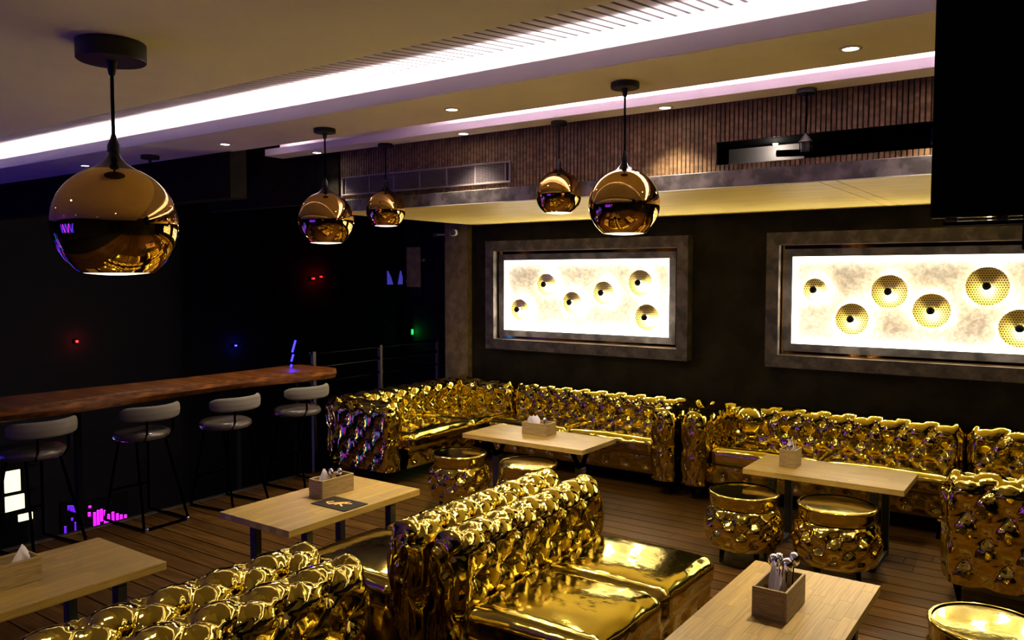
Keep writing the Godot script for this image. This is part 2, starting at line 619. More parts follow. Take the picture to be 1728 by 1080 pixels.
# o: x, depth, arms ("l","r",""), cushions, res, pleats
func sofa(label: String, at: Vector3, turn: float, length: float, o: Dictionary) -> Node3D:
	var s := thing("tufted_sofa", label, "sofa", at, turn, o.get("group", ""))
	var t: float = o.get("t", 0.2)
	var top: float = o.get("top", 0.71)
	var depth: float = o.get("depth", 0.62)
	var arms: String = o.get("arms", "")
	var arm_depth: float = o.get("arm_depth", depth + 0.08)
	var res: float = o.get("res", 0.013)
	var amp: float = o.get("amp", 0.034)
	var pleats: bool = o.get("pleats", true)
	var b := 0.125
	var k := slab(length, t, 0.13, 0.36, top, 0.19, b, amp, res, pleats)
	var back := obj("backrest", k[0], M.gold, s)
	if k[1]:
		stuff(obj("buttons", k[1], M.gold, back))
	var x0 := 0.0
	var x1 := length
	if arms.contains("l"):
		x0 = t
		arm(s, 0.0, t, arm_depth, top, amp, res, o.get("arm_pleats", false))
	if arms.contains("r"):
		x1 = length - t
		arm(s, length - t, t, arm_depth, top, amp, res, o.get("arm_pleats", false))
	# seat cushions
	var nc: int = o.get("cushions", 2)
	var w := (x1 - x0) / nc
	var mesh := cushion(Vector3(w - 0.004, 0.15, depth - t + 0.05), 0.055, 0.018, length)
	for c in nc:
		obj("seat_cushion", mesh, M.gold_smooth, s, Vector3(x0 + w * (c + 0.5), 0.35, (depth + t) / 2.0 + 0.0))
	# base with a buttoned apron
	var m := MB.new()
	var bt := MB.new()
	var nx := int(ceil((x1 - x0) / 0.015)) + 1
	var pts := PackedVector3Array()
	var prof := [Vector2(0.13, t), Vector2(0.125, depth - 0.06)]
	for j in 15:
		prof.append(Vector2(0.13 + 0.165 * j / 14.0, depth - 0.03))
	prof.append(Vector2(0.30, depth - 0.05))
	prof.append(Vector2(0.30, t))
	var na := maxf(1.0, roundf((x1 - x0) / 0.19))
	var a := (x1 - x0) / na
	for i in nx:
		var x := x0 + (x1 - x0) * i / (nx - 1)
		for j in prof.size():
			var p: Vector2 = prof[j]
			var z := p.y
			if j >= 2 and j <= 16:
				var f := (j - 2) / 14.0
				z += 0.03 * sin(PI * minf(f * 1.0, 1.0)) * 0.6 + 0.018 * pow(f, 3.0)
				var d2 := pow((fposmod(x - x0, a) - a * 0.5), 2.0) + pow(p.x - 0.2, 2.0)
				z -= 0.03 * exp(-d2 / 0.0011)
				z += 0.004 * noise.get_noise_2d(x * 300.0, p.x * 300.0)
			pts.append(Vector3(x, p.x, z))
	m.grid(pts, nx, prof.size(), Vector3((x0 + x1) / 2.0, 0.2, (t + depth) / 2.0 - 0.05))
	for q in int(na):
		add_button(bt, Vector3(x0 + a * (q + 0.5), 0.2, depth - 0.04), Vector3(0, 0, 1))
	var base := obj("base", m.mesh(), M.gold_smooth, s)
	stuff(obj("buttons", bt.mesh(), M.gold, base))
	var lg := leg_mesh(0.13, 0.022, 0.012, Vector3(0, 0, 0))
	for lx in [0.07, length - 0.07]:
		for lz in [0.08, (arm_depth if arms != "" else depth) - 0.12]:
			var l := obj("leg", lg, M.gold_leg, s, Vector3(lx, 0.0, lz))
			l.rotation.z = 0.12 * (1.0 if lx < 0.5 else -1.0)
			l.rotation.x = 0.08 * (1.0 if lz > 0.3 else -1.0)
	return s

func arm(s: Node3D, x: float, t: float, d: float, top: float, amp: float, res: float, pleats: bool) -> void:
	var k := slab(d - t * 0.7, t, 0.13, 0.13, top - 0.01, 0.19, 0.115, amp * 0.75, res, pleats)
	var am := obj("armrest", k[0], M.gold, s, Vector3(x + t, 0.0, t * 0.7))
	am.rotation.y = -PI / 2
	if k[1]:
		stuff(obj("buttons", k[1], M.gold, am))

func ottoman(label: String, at: Vector3, turn: float, r := 0.225) -> void:
	var s := thing("tufted_ottoman", label, "ottoman", at, turn, "gold tufted ottomans")
	var m := MB.new()
	var bt := MB.new()
	var n := 96
	var nv := 26
	var a := TAU * r / 9.0
	var pts := PackedVector3Array()
	for i in n + 1:
		var an := TAU * i / n
		for j in nv:
			var f := float(j) / (nv - 1)
			var y := 0.11 + 0.235 * f
			var rr := r * (0.80 + 0.20 * pow(sin(PI * clampf(f * 0.86 + 0.1, 0.0, 1.0)), 0.6))
			var fade := clampf(f / 0.15, 0.0, 1.0) * clampf((1.0 - f) / 0.08, 0.0, 1.0)
			rr += fade * 0.034 * (tuft(an * r, (f - 0.52) * 0.28, a, 0.075) - 0.65)
			pts.append(Vector3(rr * cos(an), y, rr * sin(an)))
	m.grid(pts, n + 1, nv, Vector3(0, 0.22, 0))
	m.lathe([Vector2(0.0, 0.105), Vector2(r * 0.70, 0.105), Vector2(r * 0.80, 0.112)], 40)
	m.lathe([Vector2(r * 0.86, 0.343), Vector2(r * 0.80, 0.352), Vector2(0.0, 0.352)], 48)
	var body := obj("body", m.mesh(), M.gold, s)
	for row in [-1, 0, 1]:
		for k in 9:
			var an := TAU * (k + (0.0 if row % 2 == 0 else 0.5)) / 9.0
			add_button(bt, Vector3(cos(an) * (r - 0.032), 0.11 + 0.235 * (0.52 + row * 0.075 / 0.28), sin(an) * (r - 0.032)), Vector3(cos(an), 0, sin(an)))
	stuff(obj("buttons", bt.mesh(), M.gold, body))
	var c := MB.new()
	var p := []
	p.append(Vector2(r * 0.84, 0.350))
	p.append(Vector2(r * 0.875, 0.358))
	p.append(Vector2(r * 0.89, 0.385))
	p.append(Vector2(r * 0.89, 0.412))
	for k in 7:
		var an := -PI * 0.3 + PI * 0.95 * k / 6.0
		p.append(Vector2(r * 0.87 + 0.012 * cos(an), 0.424 + 0.012 * sin(an)))
	c.lathe(p, 56)
	obj("seat_rim", c.mesh(), M.gold, s)
	var d := MB.new()
	d.lathe([Vector2(r * 0.845, 0.428), Vector2(r * 0.78, 0.4315), Vector2(r * 0.4, 0.435), Vector2(0.0, 0.436)], 56)
	obj("seat_pad", d.mesh(), M.gold_smooth, s)
	var lg := leg_mesh(0.125, 0.02, 0.011, Vector3(0, 0, 0))
	for k in 4:
		var an := PI / 4 + PI / 2 * k
		var l := obj("leg", lg, M.gold_leg, s, Vector3(cos(an) * r * 0.66, 0.0, sin(an) * r * 0.66))
		l.rotation = Vector3(-0.1 * sin(an), 0, 0.1 * cos(an))

# ------------------------------------------------------------------ tables and what stands on them
# local x is the long side
func table(label: String, at: Vector3, turn: float, lx: float, lz: float, style: String) -> Node3D:
	var s := thing("lounge_table", label, "table", at, turn, "low wooden lounge tables")
	var top := Node3D.new()
	top.name = "tabletop"
	s.add_child(top, true)
	var th := 0.034
	var rows := int(roundf(lz / 0.05))
	var w := lz / rows
	for r in rows:
		var x := -lx / 2.0
		var first := true
		while x < lx / 2.0 - 0.01:
			var l := rng.randf_range(0.16, 0.42)
			if first:
				l *= rng.randf_range(0.4, 1.0)
				first = false
			var x2 := minf(x + l, lx / 2.0)
			if lx / 2.0 - x2 < 0.08:
				x2 = lx / 2.0
			bx("stave", Vector3(x, TABLE_Y - th, -lz / 2.0 + r * w), Vector3(x2, TABLE_Y, -lz / 2.0 + (r + 1) * w), M.staves[rng.randi() % 4], top, 0.0006)
			x = x2
	if style == "posts":
		for sx in [-1.0, 1.0]:
			for sz in [-1.0, 1.0]:
				bx("leg", Vector3(sx * (lx / 2 - 0.17) - 0.022, 0.0, sz * (lz / 2 - 0.07) - 0.022), Vector3(sx * (lx / 2 - 0.17) + 0.022, TABLE_Y - th - 0.03, sz * (lz / 2 - 0.07) + 0.022), M.black, s, 0.003)
			bx("foot_bar", Vector3(sx * (lx / 2 - 0.17) - 0.02, 0.0, -lz / 2 + 0.09), Vector3(sx * (lx / 2 - 0.17) + 0.02, 0.03, lz / 2 - 0.09), M.black, s, 0.003)
			bx("support_bar", Vector3(sx * (lx / 2 - 0.17) - 0.022, TABLE_Y - th - 0.03, -lz / 2 + 0.05), Vector3(sx * (lx / 2 - 0.17) + 0.022, TABLE_Y - th, lz / 2 - 0.05), M.black, s, 0.003)
	else:
		for sx in [-1.0, 1.0]:
			var x: float = sx * (lx / 2 - 0.16)
			var m := MB.new()
			m.box(Vector3(x - 0.028, 0.0, -0.035), Vector3(x + 0.028, 0.33, 0.035), 0.004)
			obj("leg", m.mesh(), M.steel, s)
			for sz in [-1.0, 1.0]:
				var br := MB.new()
				br.tube([Vector3(x, 0.30, 0.0), Vector3(x, TABLE_Y - th - 0.01, sz * 0.13)], 0.018, 8)
				obj("brace", br.mesh(), M.steel, s)
			bx("support_bar", Vector3(x - 0.025, TABLE_Y - th - 0.02, -lz / 2 + 0.06), Vector3(x + 0.025, TABLE_Y - th, lz / 2 - 0.06), M.steel, s, 0.002)
			bx("foot_plate", Vector3(x - 0.03, 0.0, -0.17), Vector3(x + 0.03, 0.012, 0.17), M.steel, s, 0.002)
	return s

func tray(label: String, at: Vector3, turn: float, lx: float, lz: float, h: float) -> void:
	var s := thing("cutlery_box", label, "box", at, turn, "wooden cutlery boxes on the tables")
	var t := 0.009
	bx("floor_board", Vector3(-lx / 2 + t, 0.0, -lz / 2 + t), Vector3(lx / 2 - t, t, lz / 2 - t), M.tray, s)
	bx("long_side", Vector3(-lx / 2, 0.0, -lz / 2), Vector3(lx / 2, h, -lz / 2 + t), M.tray, s, 0.001)
	bx("long_side", Vector3(-lx / 2, 0.0, lz / 2 - t), Vector3(lx / 2, h, lz / 2), M.tray, s, 0.001)
	bx("short_side", Vector3(-lx / 2, 0.0, -lz / 2 + t), Vector3(-lx / 2 + t, h, lz / 2 - t), M.tray, s, 0.001)
	bx("short_side", Vector3(lx / 2 - t, 0.0, -lz / 2 + t), Vector3(lx / 2, h, lz / 2 - t), M.tray, s, 0.001)
	bx("divider", Vector3(-0.003, t, -lz / 2 + t), Vector3(0.003, h * 0.75, lz / 2 - t), M.tray, s)

func napkins(label: String, at: Vector3, turn: float, w: float, h: float, lean: float) -> void:
	var m := MB.new()
	for k in 5:
		var z := -0.010 + 0.005 * k
		var p := PackedVector3Array()
		for i in 7:
			for j in 7:
				var u := i / 6.0 - 0.5
				var y := j / 6.0
				var edge := h * (1.0 - absf(u + 0.1 * (k - 2)) * 1.05)
				p.append(Vector3(u * w, y * edge, z + 0.008 * y * y * (k - 2) + 0.004 * sin(u * 9.0 + k)))
		m.grid(p, 7, 7, Vector3(0, h * 0.5, z - 0.5))
	var o := obj("napkin_stack", m.mesh(), M.paper, self, at)
	o.rotation = Vector3(lean, turn, 0)
	tag(o, label, "napkins", "paper napkins in the cutlery boxes")

func spoon(label: String, at: Vector3, tilt: Vector3, length := 0.15, bowl := 0.019) -> void:
	var s := thing("spoon", label, "spoon", at, 0.0, "spoons in the cutlery boxes")
	var m := MB.new()
	m.tube([Vector3.ZERO, Vector3(0, length * 0.5, 0.002), Vector3(0, length * 0.8, 0)], 0.003, 6, 0.0022)
	obj("handle", m.mesh(), M.chrome, s)
	var b := MB.new()
	var p := []
	for k in 9:
		var an := -PI / 2 + PI * k / 8.0
		p.append(Vector2(bowl * cos(an), bowl * 1.25 * sin(an)))
	b.lathe(p, 14, Vector3(0, length * 0.8 + bowl, 0))
	obj("bowl", b.mesh(), M.chrome, s)
	s.rotation = tilt

func holder(label: String, at: Vector3, turn: float) -> void:
	var s := thing("steel_cup", label, "cup", at, turn, "steel condiment cups in the cutlery boxes")
	var m := MB.new()
	m.lathe([Vector2(0.0, 0.0), Vector2(0.024, 0.0), Vector2(0.026, 0.004), Vector2(0.028, 0.075), Vector2(0.0255, 0.075), Vector2(0.024, 0.006), Vector2(0.0, 0.005)], 20)
	obj("cup_body", m.mesh(), M.chrome, s)
	var r := MB.new()
	var ring := []
	for k in 13:
		var an := TAU * k / 12.0
		ring.append(Vector3(0.028 * cos(an), 0.075, 0.028 * sin(an)))
	r.tube(ring, 0.0018, 6)
	obj("cup_rim", r.mesh(), M.chrome, s)

# ------------------------------------------------------------------ pendants and downlights
func pendant(label: String, x: float, z: float, ceil_y: float, r: float, bottom: float, canopy_r: float, canopy_h: float, energy: float) -> void:
	var s := thing("globe_pendant_lamp", label, "lamp", Vector3(x, ceil_y, z), 0.0, "gold globe pendant lamps")
	var cy := bottom + 0.815 * r - ceil_y   # height of the globe's centre
	var cn := MB.new()
	cn.lathe([Vector2(0.0, -canopy_h), Vector2(canopy_r * 0.96, -canopy_h), Vector2(canopy_r, -canopy_h * 0.94), Vector2(canopy_r, -canopy_h * 0.04), Vector2(canopy_r * 0.97, 0.0)], 48)
	obj("canopy", cn.mesh(), M.black, s)
	var k := r / 0.19
	var sr := MB.new()
	sr.lathe([Vector2(0.006 * k, -canopy_h - 0.045 * k), Vector2(0.010 * k, -canopy_h - 0.04 * k), Vector2(0.015 * k, -canopy_h - 0.012 * k), Vector2(0.018 * k, -canopy_h)], 16)
	obj("strain_relief", sr.mesh(), M.black, s)
	var neck_top := cy + 1.22 * r
	var cd := MB.new()
	cd.tube([Vector3(0, -canopy_h - 0.03, 0), Vector3(0, neck_top + 0.02 * k, 0)], 0.0055 * k, 8)
	obj("cord", cd.mesh(), M.cord, s)
	var sc := MB.new()
	sc.lathe([Vector2(0.010 * k, neck_top - 0.10 * k), Vector2(0.016 * k, neck_top - 0.09 * k), Vector2(0.016 * k, neck_top + 0.0 * k), Vector2(0.020 * k, neck_top), Vector2(0.019 * k, neck_top + 0.022 * k), Vector2(0.011 * k, neck_top + 0.04 * k), Vector2(0.007 * k, neck_top + 0.055 * k)], 20)
	obj("socket", sc.mesh(), M.black, s)
	# neck of smoky glass
	var nk := MB.new()
	var p := []
	for j in 13:
		var f := j / 12.0
		var rr := lerpf(0.40, 0.085, 1.0 - pow(1.0 - f, 2.0))
		p.append(Vector2(rr * r, cy + (0.912 + 0.31 * f) * r))
	nk.lathe(p, 40)
	obj("neck", nk.mesh(), M.smoke, s)
	# globe
	var g := MB.new()
	var q := []
	var a0 := asin(-0.815)
	var a1 := asin(0.915)
	for j in 41:
		var an := lerpf(a0, a1, j / 40.0)
		q.append(Vector2(cos(an) * r, cy + sin(an) * r))
	g.lathe(q, 72)
	obj("globe", g.mesh(), M.globe, s)
	var inn := MB.new()
	var w := []
	for j in 25:
		var an := lerpf(a1, a0, j / 24.0)
		w.append(Vector2(cos(an) * (r - 0.004), cy + sin(an) * (r - 0.004) + (0.0 if j < 24 else -0.0005)))
	inn.lathe(w, 48)
	obj("lining", inn.mesh(), M.lining, s)
	w = [Vector2(0.41 * r, cy + 0.905 * r), Vector2(0.2 * r, cy + 0.90 * r), Vector2(0.0, cy + 0.90 * r)]
	var stop_disc := MB.new()
	stop_disc.lathe(w, 32)
	obj("added_light_stop", stop_disc.mesh(), M.black, s)  # added opaque disc, keeps light from leaking up through the neck
	var bl := MB.new()
	var u := []
	for j in 9:
		var f := j / 8.0
		u.append(Vector2(0.572 * r * f, cy - (0.815 + 0.05 * (1.0 - f * f) - 0.01) * r))
	bl.lathe(u, 40)
	obj("diffuser", bl.mesh(), M.bulb, s)
	area(s, Vector3(0, cy - 0.88 * r, 0), Vector3.DOWN, Vector2(r * 0.9, r * 0.9), Color(1, 0.92, 0.78), energy)

func downlight(label: String, x: float, z: float, y: float, e: float) -> void:
	var s := thing("recessed_downlight", label, "downlight", Vector3(x, y, z), 0.0, "recessed ceiling downlights")
	var m := MB.new()
	m.lathe([Vector2(0.034, -0.002), Vector2(0.036, -0.006), Vector2(0.048, -0.005), Vector2(0.051, 0.0)], 32)
	obj("trim_ring", m.mesh(), M.trim_white, s)
	var d := MB.new()
	d.lathe([Vector2(0.0, -0.005), Vector2(0.02, -0.0045), Vector2(0.036, -0.002)], 24)
	obj("lens", d.mesh(), M.lens, s)
	var l := SpotLight3D.new()
	l.light_color = Color(1, 0.93, 0.80)
	l.light_energy = e
	l.light_size = 0.03
	l.spot_angle = 48.0
	l.spot_angle_attenuation = 0.7
	l.spot_range = 14.0
	l.spot_attenuation = 2.0
	l.shadow_enabled = true
	s.add_child(l, true)
	l.position = Vector3(0, -0.012, 0)
	l.rotation.x = -PI / 2

# ------------------------------------------------------------------ lightboxes
# four mitred boards round a rectangle: [top, bottom, side, side]
func mitred(x0: float, x1: float, y0: float, y1: float, w: float, zb: float, zf: float) -> Array:
	var o := [Vector2(x0, y0), Vector2(x1, y0), Vector2(x1, y1), Vector2(x0, y1)]
	var i := [Vector2(x0 + w, y0 + w), Vector2(x1 - w, y0 + w), Vector2(x1 - w, y1 - w), Vector2(x0 + w, y1 - w)]
	var out := []
	for k in 4:
		var n := (k + 1) % 4
		var q := [o[k], o[n], i[n], i[k]]
		var c := Vector3.ZERO
		for p in q:
			c += Vector3(p.x, p.y, (zb + zf) / 2.0) / 4.0
		var m := MB.new()
		for z in [zb, zf]:
			m.quad(Vector3(q[0].x, q[0].y, z), Vector3(q[1].x, q[1].y, z), Vector3(q[2].x, q[2].y, z), Vector3(q[3].x, q[3].y, z), c)
		for e in 4:
			var a: Vector2 = q[e]
			var b: Vector2 = q[(e + 1) % 4]
			m.quad(Vector3(a.x, a.y, zb), Vector3(b.x, b.y, zb), Vector3(b.x, b.y, zf), Vector3(a.x, a.y, zf), c)
		out.append(m.mesh())
	return out

func lightbox(label: String, x0: float, x1: float, y0: float, y1: float) -> void:
	var c := Vector3((x0 + x1) / 2, (y0 + y1) / 2, WALL_Z)
	var s := thing("framed_lightbox", label, "lightbox", c, 0.0, "stone framed lightboxes on the dark wall")
	var hx := (x1 - x0) / 2
	var hy := (y1 - y0) / 2
	for m in mitred(-hx, hx, -hy, hy, 0.10, 0.0, 0.11):
		obj("outer_frame_board", m, M.frame_stone, s)
	for m in mitred(-hx + 0.10, hx - 0.10, -hy + 0.10, hy - 0.10, 0.032, 0.0, 0.03):
		obj("mirror_strip", m, M.groove, s)
	for m in mitred(-hx + 0.132, hx - 0.132, -hy + 0.132, hy - 0.132, 0.06, 0.0, 0.058):
		obj("inner_frame_board", m, M.frame_stone, s)
	var ix := hx - 0.192
	var iy := hy - 0.192
	bx("back_panel", Vector3(-ix, -iy, 0.001), Vector3(ix, iy, 0.006), M.backdrop, s)
	for m in mitred(-ix, ix, -iy, iy, 0.006, 0.006, 0.05):
		obj("led_strip", m, M.led_white, s)
	var col := Color(1.0, 0.95, 0.84)
	area(s, Vector3(0, -iy + 0.008, 0.03), Vector3.UP, Vector2(ix * 2, 0.04), col, 0.12)
	area(s, Vector3(0, iy - 0.008, 0.03), Vector3.DOWN, Vector2(ix * 2, 0.04), col, 0.12)
	area(s, Vector3(-ix + 0.008, 0, 0.03), Vector3.RIGHT, Vector2(iy * 2, 0.04), col, 0.06)
	area(s, Vector3(ix - 0.008, 0, 0.03), Vector3.LEFT, Vector2(iy * 2, 0.04), col, 0.06)

func wall_lamp(label: String, x: float, y: float, r: float, e: float) -> void:
	var s := thing("dish_wall_lamp", label, "lamp", Vector3(x, y, WALL_Z + 0.006), 0.0, "perforated brass dish lamps in the lightboxes")
	var b := Basis(Vector3.RIGHT, PI / 2)   # y of the profile points out of the wall
	var m := MB.new()
	m.lathe([Vector2(r * 0.16, 0.060), Vector2(r * 0.5, 0.062), Vector2(r * 0.85, 0.066), Vector2(r, 0.072), Vector2(r * 0.99, 0.069), Vector2(r * 0.84, 0.063), Vector2(r * 0.5, 0.059), Vector2(r * 0.16, 0.057)], 40, Vector3.ZERO, b)
	obj("dish", m.mesh(), M.dish, s)
	var st := MB.new()
	st.lathe([Vector2(0.016, 0.0), Vector2(0.016, 0.11)], 14, Vector3.ZERO, b)
	obj("stem", st.mesh(), M.dish, s)
	var kn := MB.new()
	var p := []
	for j in 9:
		var an := -PI / 2 + PI * j / 8.0
		p.append(Vector2(0.028 * cos(an), 0.125 + 0.022 * sin(an)))
	kn.lathe(p, 20, Vector3.ZERO, b)
	obj("knob", kn.mesh(), M.black_matt, s)
	var g := MB.new()
	g.lathe([Vector2(0.017, 0.075), Vector2(0.021, 0.077), Vector2(0.021, 0.098), Vector2(0.017, 0.10)], 18, Vector3.ZERO, b)
	obj("led_collar", g.mesh(), M.led_white, s)
	# a ring of light behind the dish
	var rg := MB.new()
	var ring := []
	for k in 25:
		var an := TAU * k / 24.0
		ring.append(Vector3(cos(an) * r * 0.62, sin(an) * r * 0.62, 0.045))
	rg.tube(ring, 0.006, 6)
	obj("led_ring", rg.mesh(), M.led_white, s)
	for k in 3:
		var an := PI / 2 + TAU / 3 * k
		omni(s, Vector3(cos(an) * r * 0.62, sin(an) * r * 0.62, 0.032), Color(1.0, 0.94, 0.82), e / 3.0, 0.01)
	omni(s, Vector3(0.0, -0.03, 0.10), Color(1.0, 0.94, 0.82), e * 2.0, 0.012)

# ------------------------------------------------------------------ bar stools
func stool(label: String, at: Vector3, turn: float) -> void:
	# faces -x towards the bar; the backrest is on the +x side
	var s := thing("bar_stool", label, "bar stool", at, turn, "grey bar stools along the counter")
	var m := MB.new()
	m.lathe([Vector2(0.0, 0.595), Vector2(0.17, 0.595), Vector2(0.187, 0.605), Vector2(0.192, 0.625), Vector2(0.186, 0.645), Vector2(0.165, 0.657), Vector2(0.08, 0.662), Vector2(0.0, 0.662)], 40)
	obj("seat", m.mesh(), M.vinyl, s)
	var b := MB.new()
	var n := 28
	var pts := PackedVector3Array()
	for i in n + 1:
		var an := lerpf(-1.2, 1.2, float(i) / n)
		var f := 1.0 - pow(absf(an) / 1.2, 8.0)
		for k in 15:
			var q := TAU * k / 14.0
			var rr := 0.235 + 0.024 * cos(q) * maxf(f, 0.05)
			var y := 0.795 + 0.052 * signf(sin(q)) * pow(absf(sin(q)), 0.6) * (0.45 + 0.55 * maxf(f, 0.0)) 
			pts.append(Vector3(rr * cos(an), y, rr * sin(an)))
	b.grid(pts, n + 1, 15, Vector3(0.19, 0.795, 0))
	obj("backrest", b.mesh(), M.felt, s)
	for sz in [-1.0, 1.0]:
		var st := MB.new()
		st.tube([Vector3(0.17, 0.60, sz * 0.09), Vector3(0.215, 0.66, sz * 0.10), Vector3(0.215, 0.80, sz * 0.10)], 0.008, 8)
		obj("back_strut", st.mesh(), M.stool_leg, s)
	for sz in [-1.0, 1.0]:
		var lf := MB.new()
		lf.tube([Vector3(0.10, 0.60, sz * 0.11), Vector3(0.26, 0.03, sz * 0.17), Vector3(0.27, 0.012, sz * 0.17)], 0.009, 8)
		obj("leg", lf.mesh(), M.stool_leg, s)
		var lb := MB.new()
		lb.tube([Vector3(-0.10, 0.60, sz * 0.11), Vector3(-0.2, 0.012, sz * 0.17)], 0.009, 8)
		obj("leg", lb.mesh(), M.stool_leg, s)
		var sd := MB.new()
		sd.tube([Vector3(0.27, 0.012, sz * 0.17), Vector3(-0.2, 0.012, sz * 0.17)], 0.009, 8)
		obj("sled_bar", sd.mesh(), M.stool_leg, s)
		var gl := MB.new()
		gl.lathe([Vector2(0.011, 0.0), Vector2(0.013, 0.004), Vector2(0.013, 0.026), Vector2(0.0, 0.028)], 12, Vector3(0.275, 0.0, sz * 0.16))
		obj("glide", gl.mesh(), M.chrome, s)
	var fb := MB.new()
	fb.tube([Vector3(0.27, 0.012, -0.17), Vector3(0.27, 0.012, 0.17)], 0.010, 8)
	obj("sled_bar", fb.mesh(), M.stool_leg, s)
	var fr := MB.new()
	fr.tube([Vector3(-0.165, 0.22, -0.15), Vector3(-0.165, 0.22, 0.15)], 0.009, 8)
	obj("footrest", fr.mesh(), M.stool_leg, s)

func led(label: String, called: String, at: Vector3, m: Material, size: Vector3, c: Color, e: float) -> void:
	var s := thing(called, label, "light", at, 0.0)
	bx("housing", Vector3(-0.04, -size.y * 0.8, -size.z * 0.8) , Vector3(-0.002, size.y * 0.8, size.z * 0.8), M.black_matt, s, 0.003)
	bx("light", Vector3(-0.004, -size.y / 2, -size.z / 2), Vector3(size.x, size.y / 2, size.z / 2), m, s, 0.004)
	omni(s, Vector3(size.x + 0.02, 0, 0), c, e, 0.02)

# ==================================================================
func _ready() -> void:
	rng.seed = 77
	noise.seed = 9
	noise.frequency = 0.05
	noise.fractal_octaves = 3
	# camera
	var cam := Camera3D.new()
	cam.fov = 43.28
	cam.near = 0.05
	cam.position = Vector3(0, 1.75, 0)
	cam.rotation_degrees = Vector3(-3.18, 35.23, 0)
	add_child(cam)
	cam.current = true
	# environment
	var env := Environment.new()
	env.background_mode = Environment.BG_COLOR
	env.background_color = Color.BLACK
	env.tonemap_mode = Environment.TONE_MAPPER_LINEAR
	env.tonemap_exposure = 1.66
	env.sdfgi_enabled = true
	env.ssao_enabled = true
	env.ssil_enabled = true
	var we := WorldEnvironment.new()
	we.environment = env
	add_child(we)
	make_materials()
	cove_lights()
	room()
	reeded_cove()
	slat_wall()
	boxes_on_wall()
	lamps()
	sofas()
	tables()
	bar_side()
	far_side()
	small_things()

func cove_lights() -> void:
	# long led strips lying on the ceiling ledges
	var s := thing("cove_led_strip", "long white LED strip glowing inside the wide reeded ceiling cove", "LED strip", Vector3(-3.0, 2.79, -3.535), 0.0)
	bx("led_strip", Vector3(-5.9, -0.006, -0.012), Vector3(5.6, 0.004, 0.012), M.led_cove, s)
	for k in 4:
		area(s, Vector3(-4.45 + 2.9 * k, 0.008, 0), Vector3(0, 1, 0.45), Vector2(2.85, 0.02), Color(1.0, 0.95, 0.96), 0.75)
	var t := thing("cove_led_strip", "thin white LED strip in the narrow cove nearest the slatted wall", "LED strip", Vector3(-1.2, 2.775, -4.45), 0.0)
	bx("led_strip", Vector3(-2.5, -0.006, -0.012), Vector3(3.9, 0.004, 0.012), M.led_cove, t)
	for k in 2:
		area(t, Vector3(-0.9 + 3.2 * k, 0.008, 0), Vector3(0, 1, 0.5), Vector2(3.1, 0.03), Color(1.0, 0.94, 0.97), 4.2)
	var u := thing("cove_led_strip", "short end piece of LED strip in the narrow cove by the dark beam", "LED strip", Vector3(-5.42, 2.775, -4.45), 0.0)
	bx("led_strip", Vector3(-0.2, -0.006, -0.012), Vector3(0.15, 0.004, 0.012), M.led_cove, u)
	area(u, Vector3(0, 0.008, 0), Vector3(0, 1, 0.5), Vector2(0.3, 0.03), Color(1.0, 0.94, 0.97), 0.08)

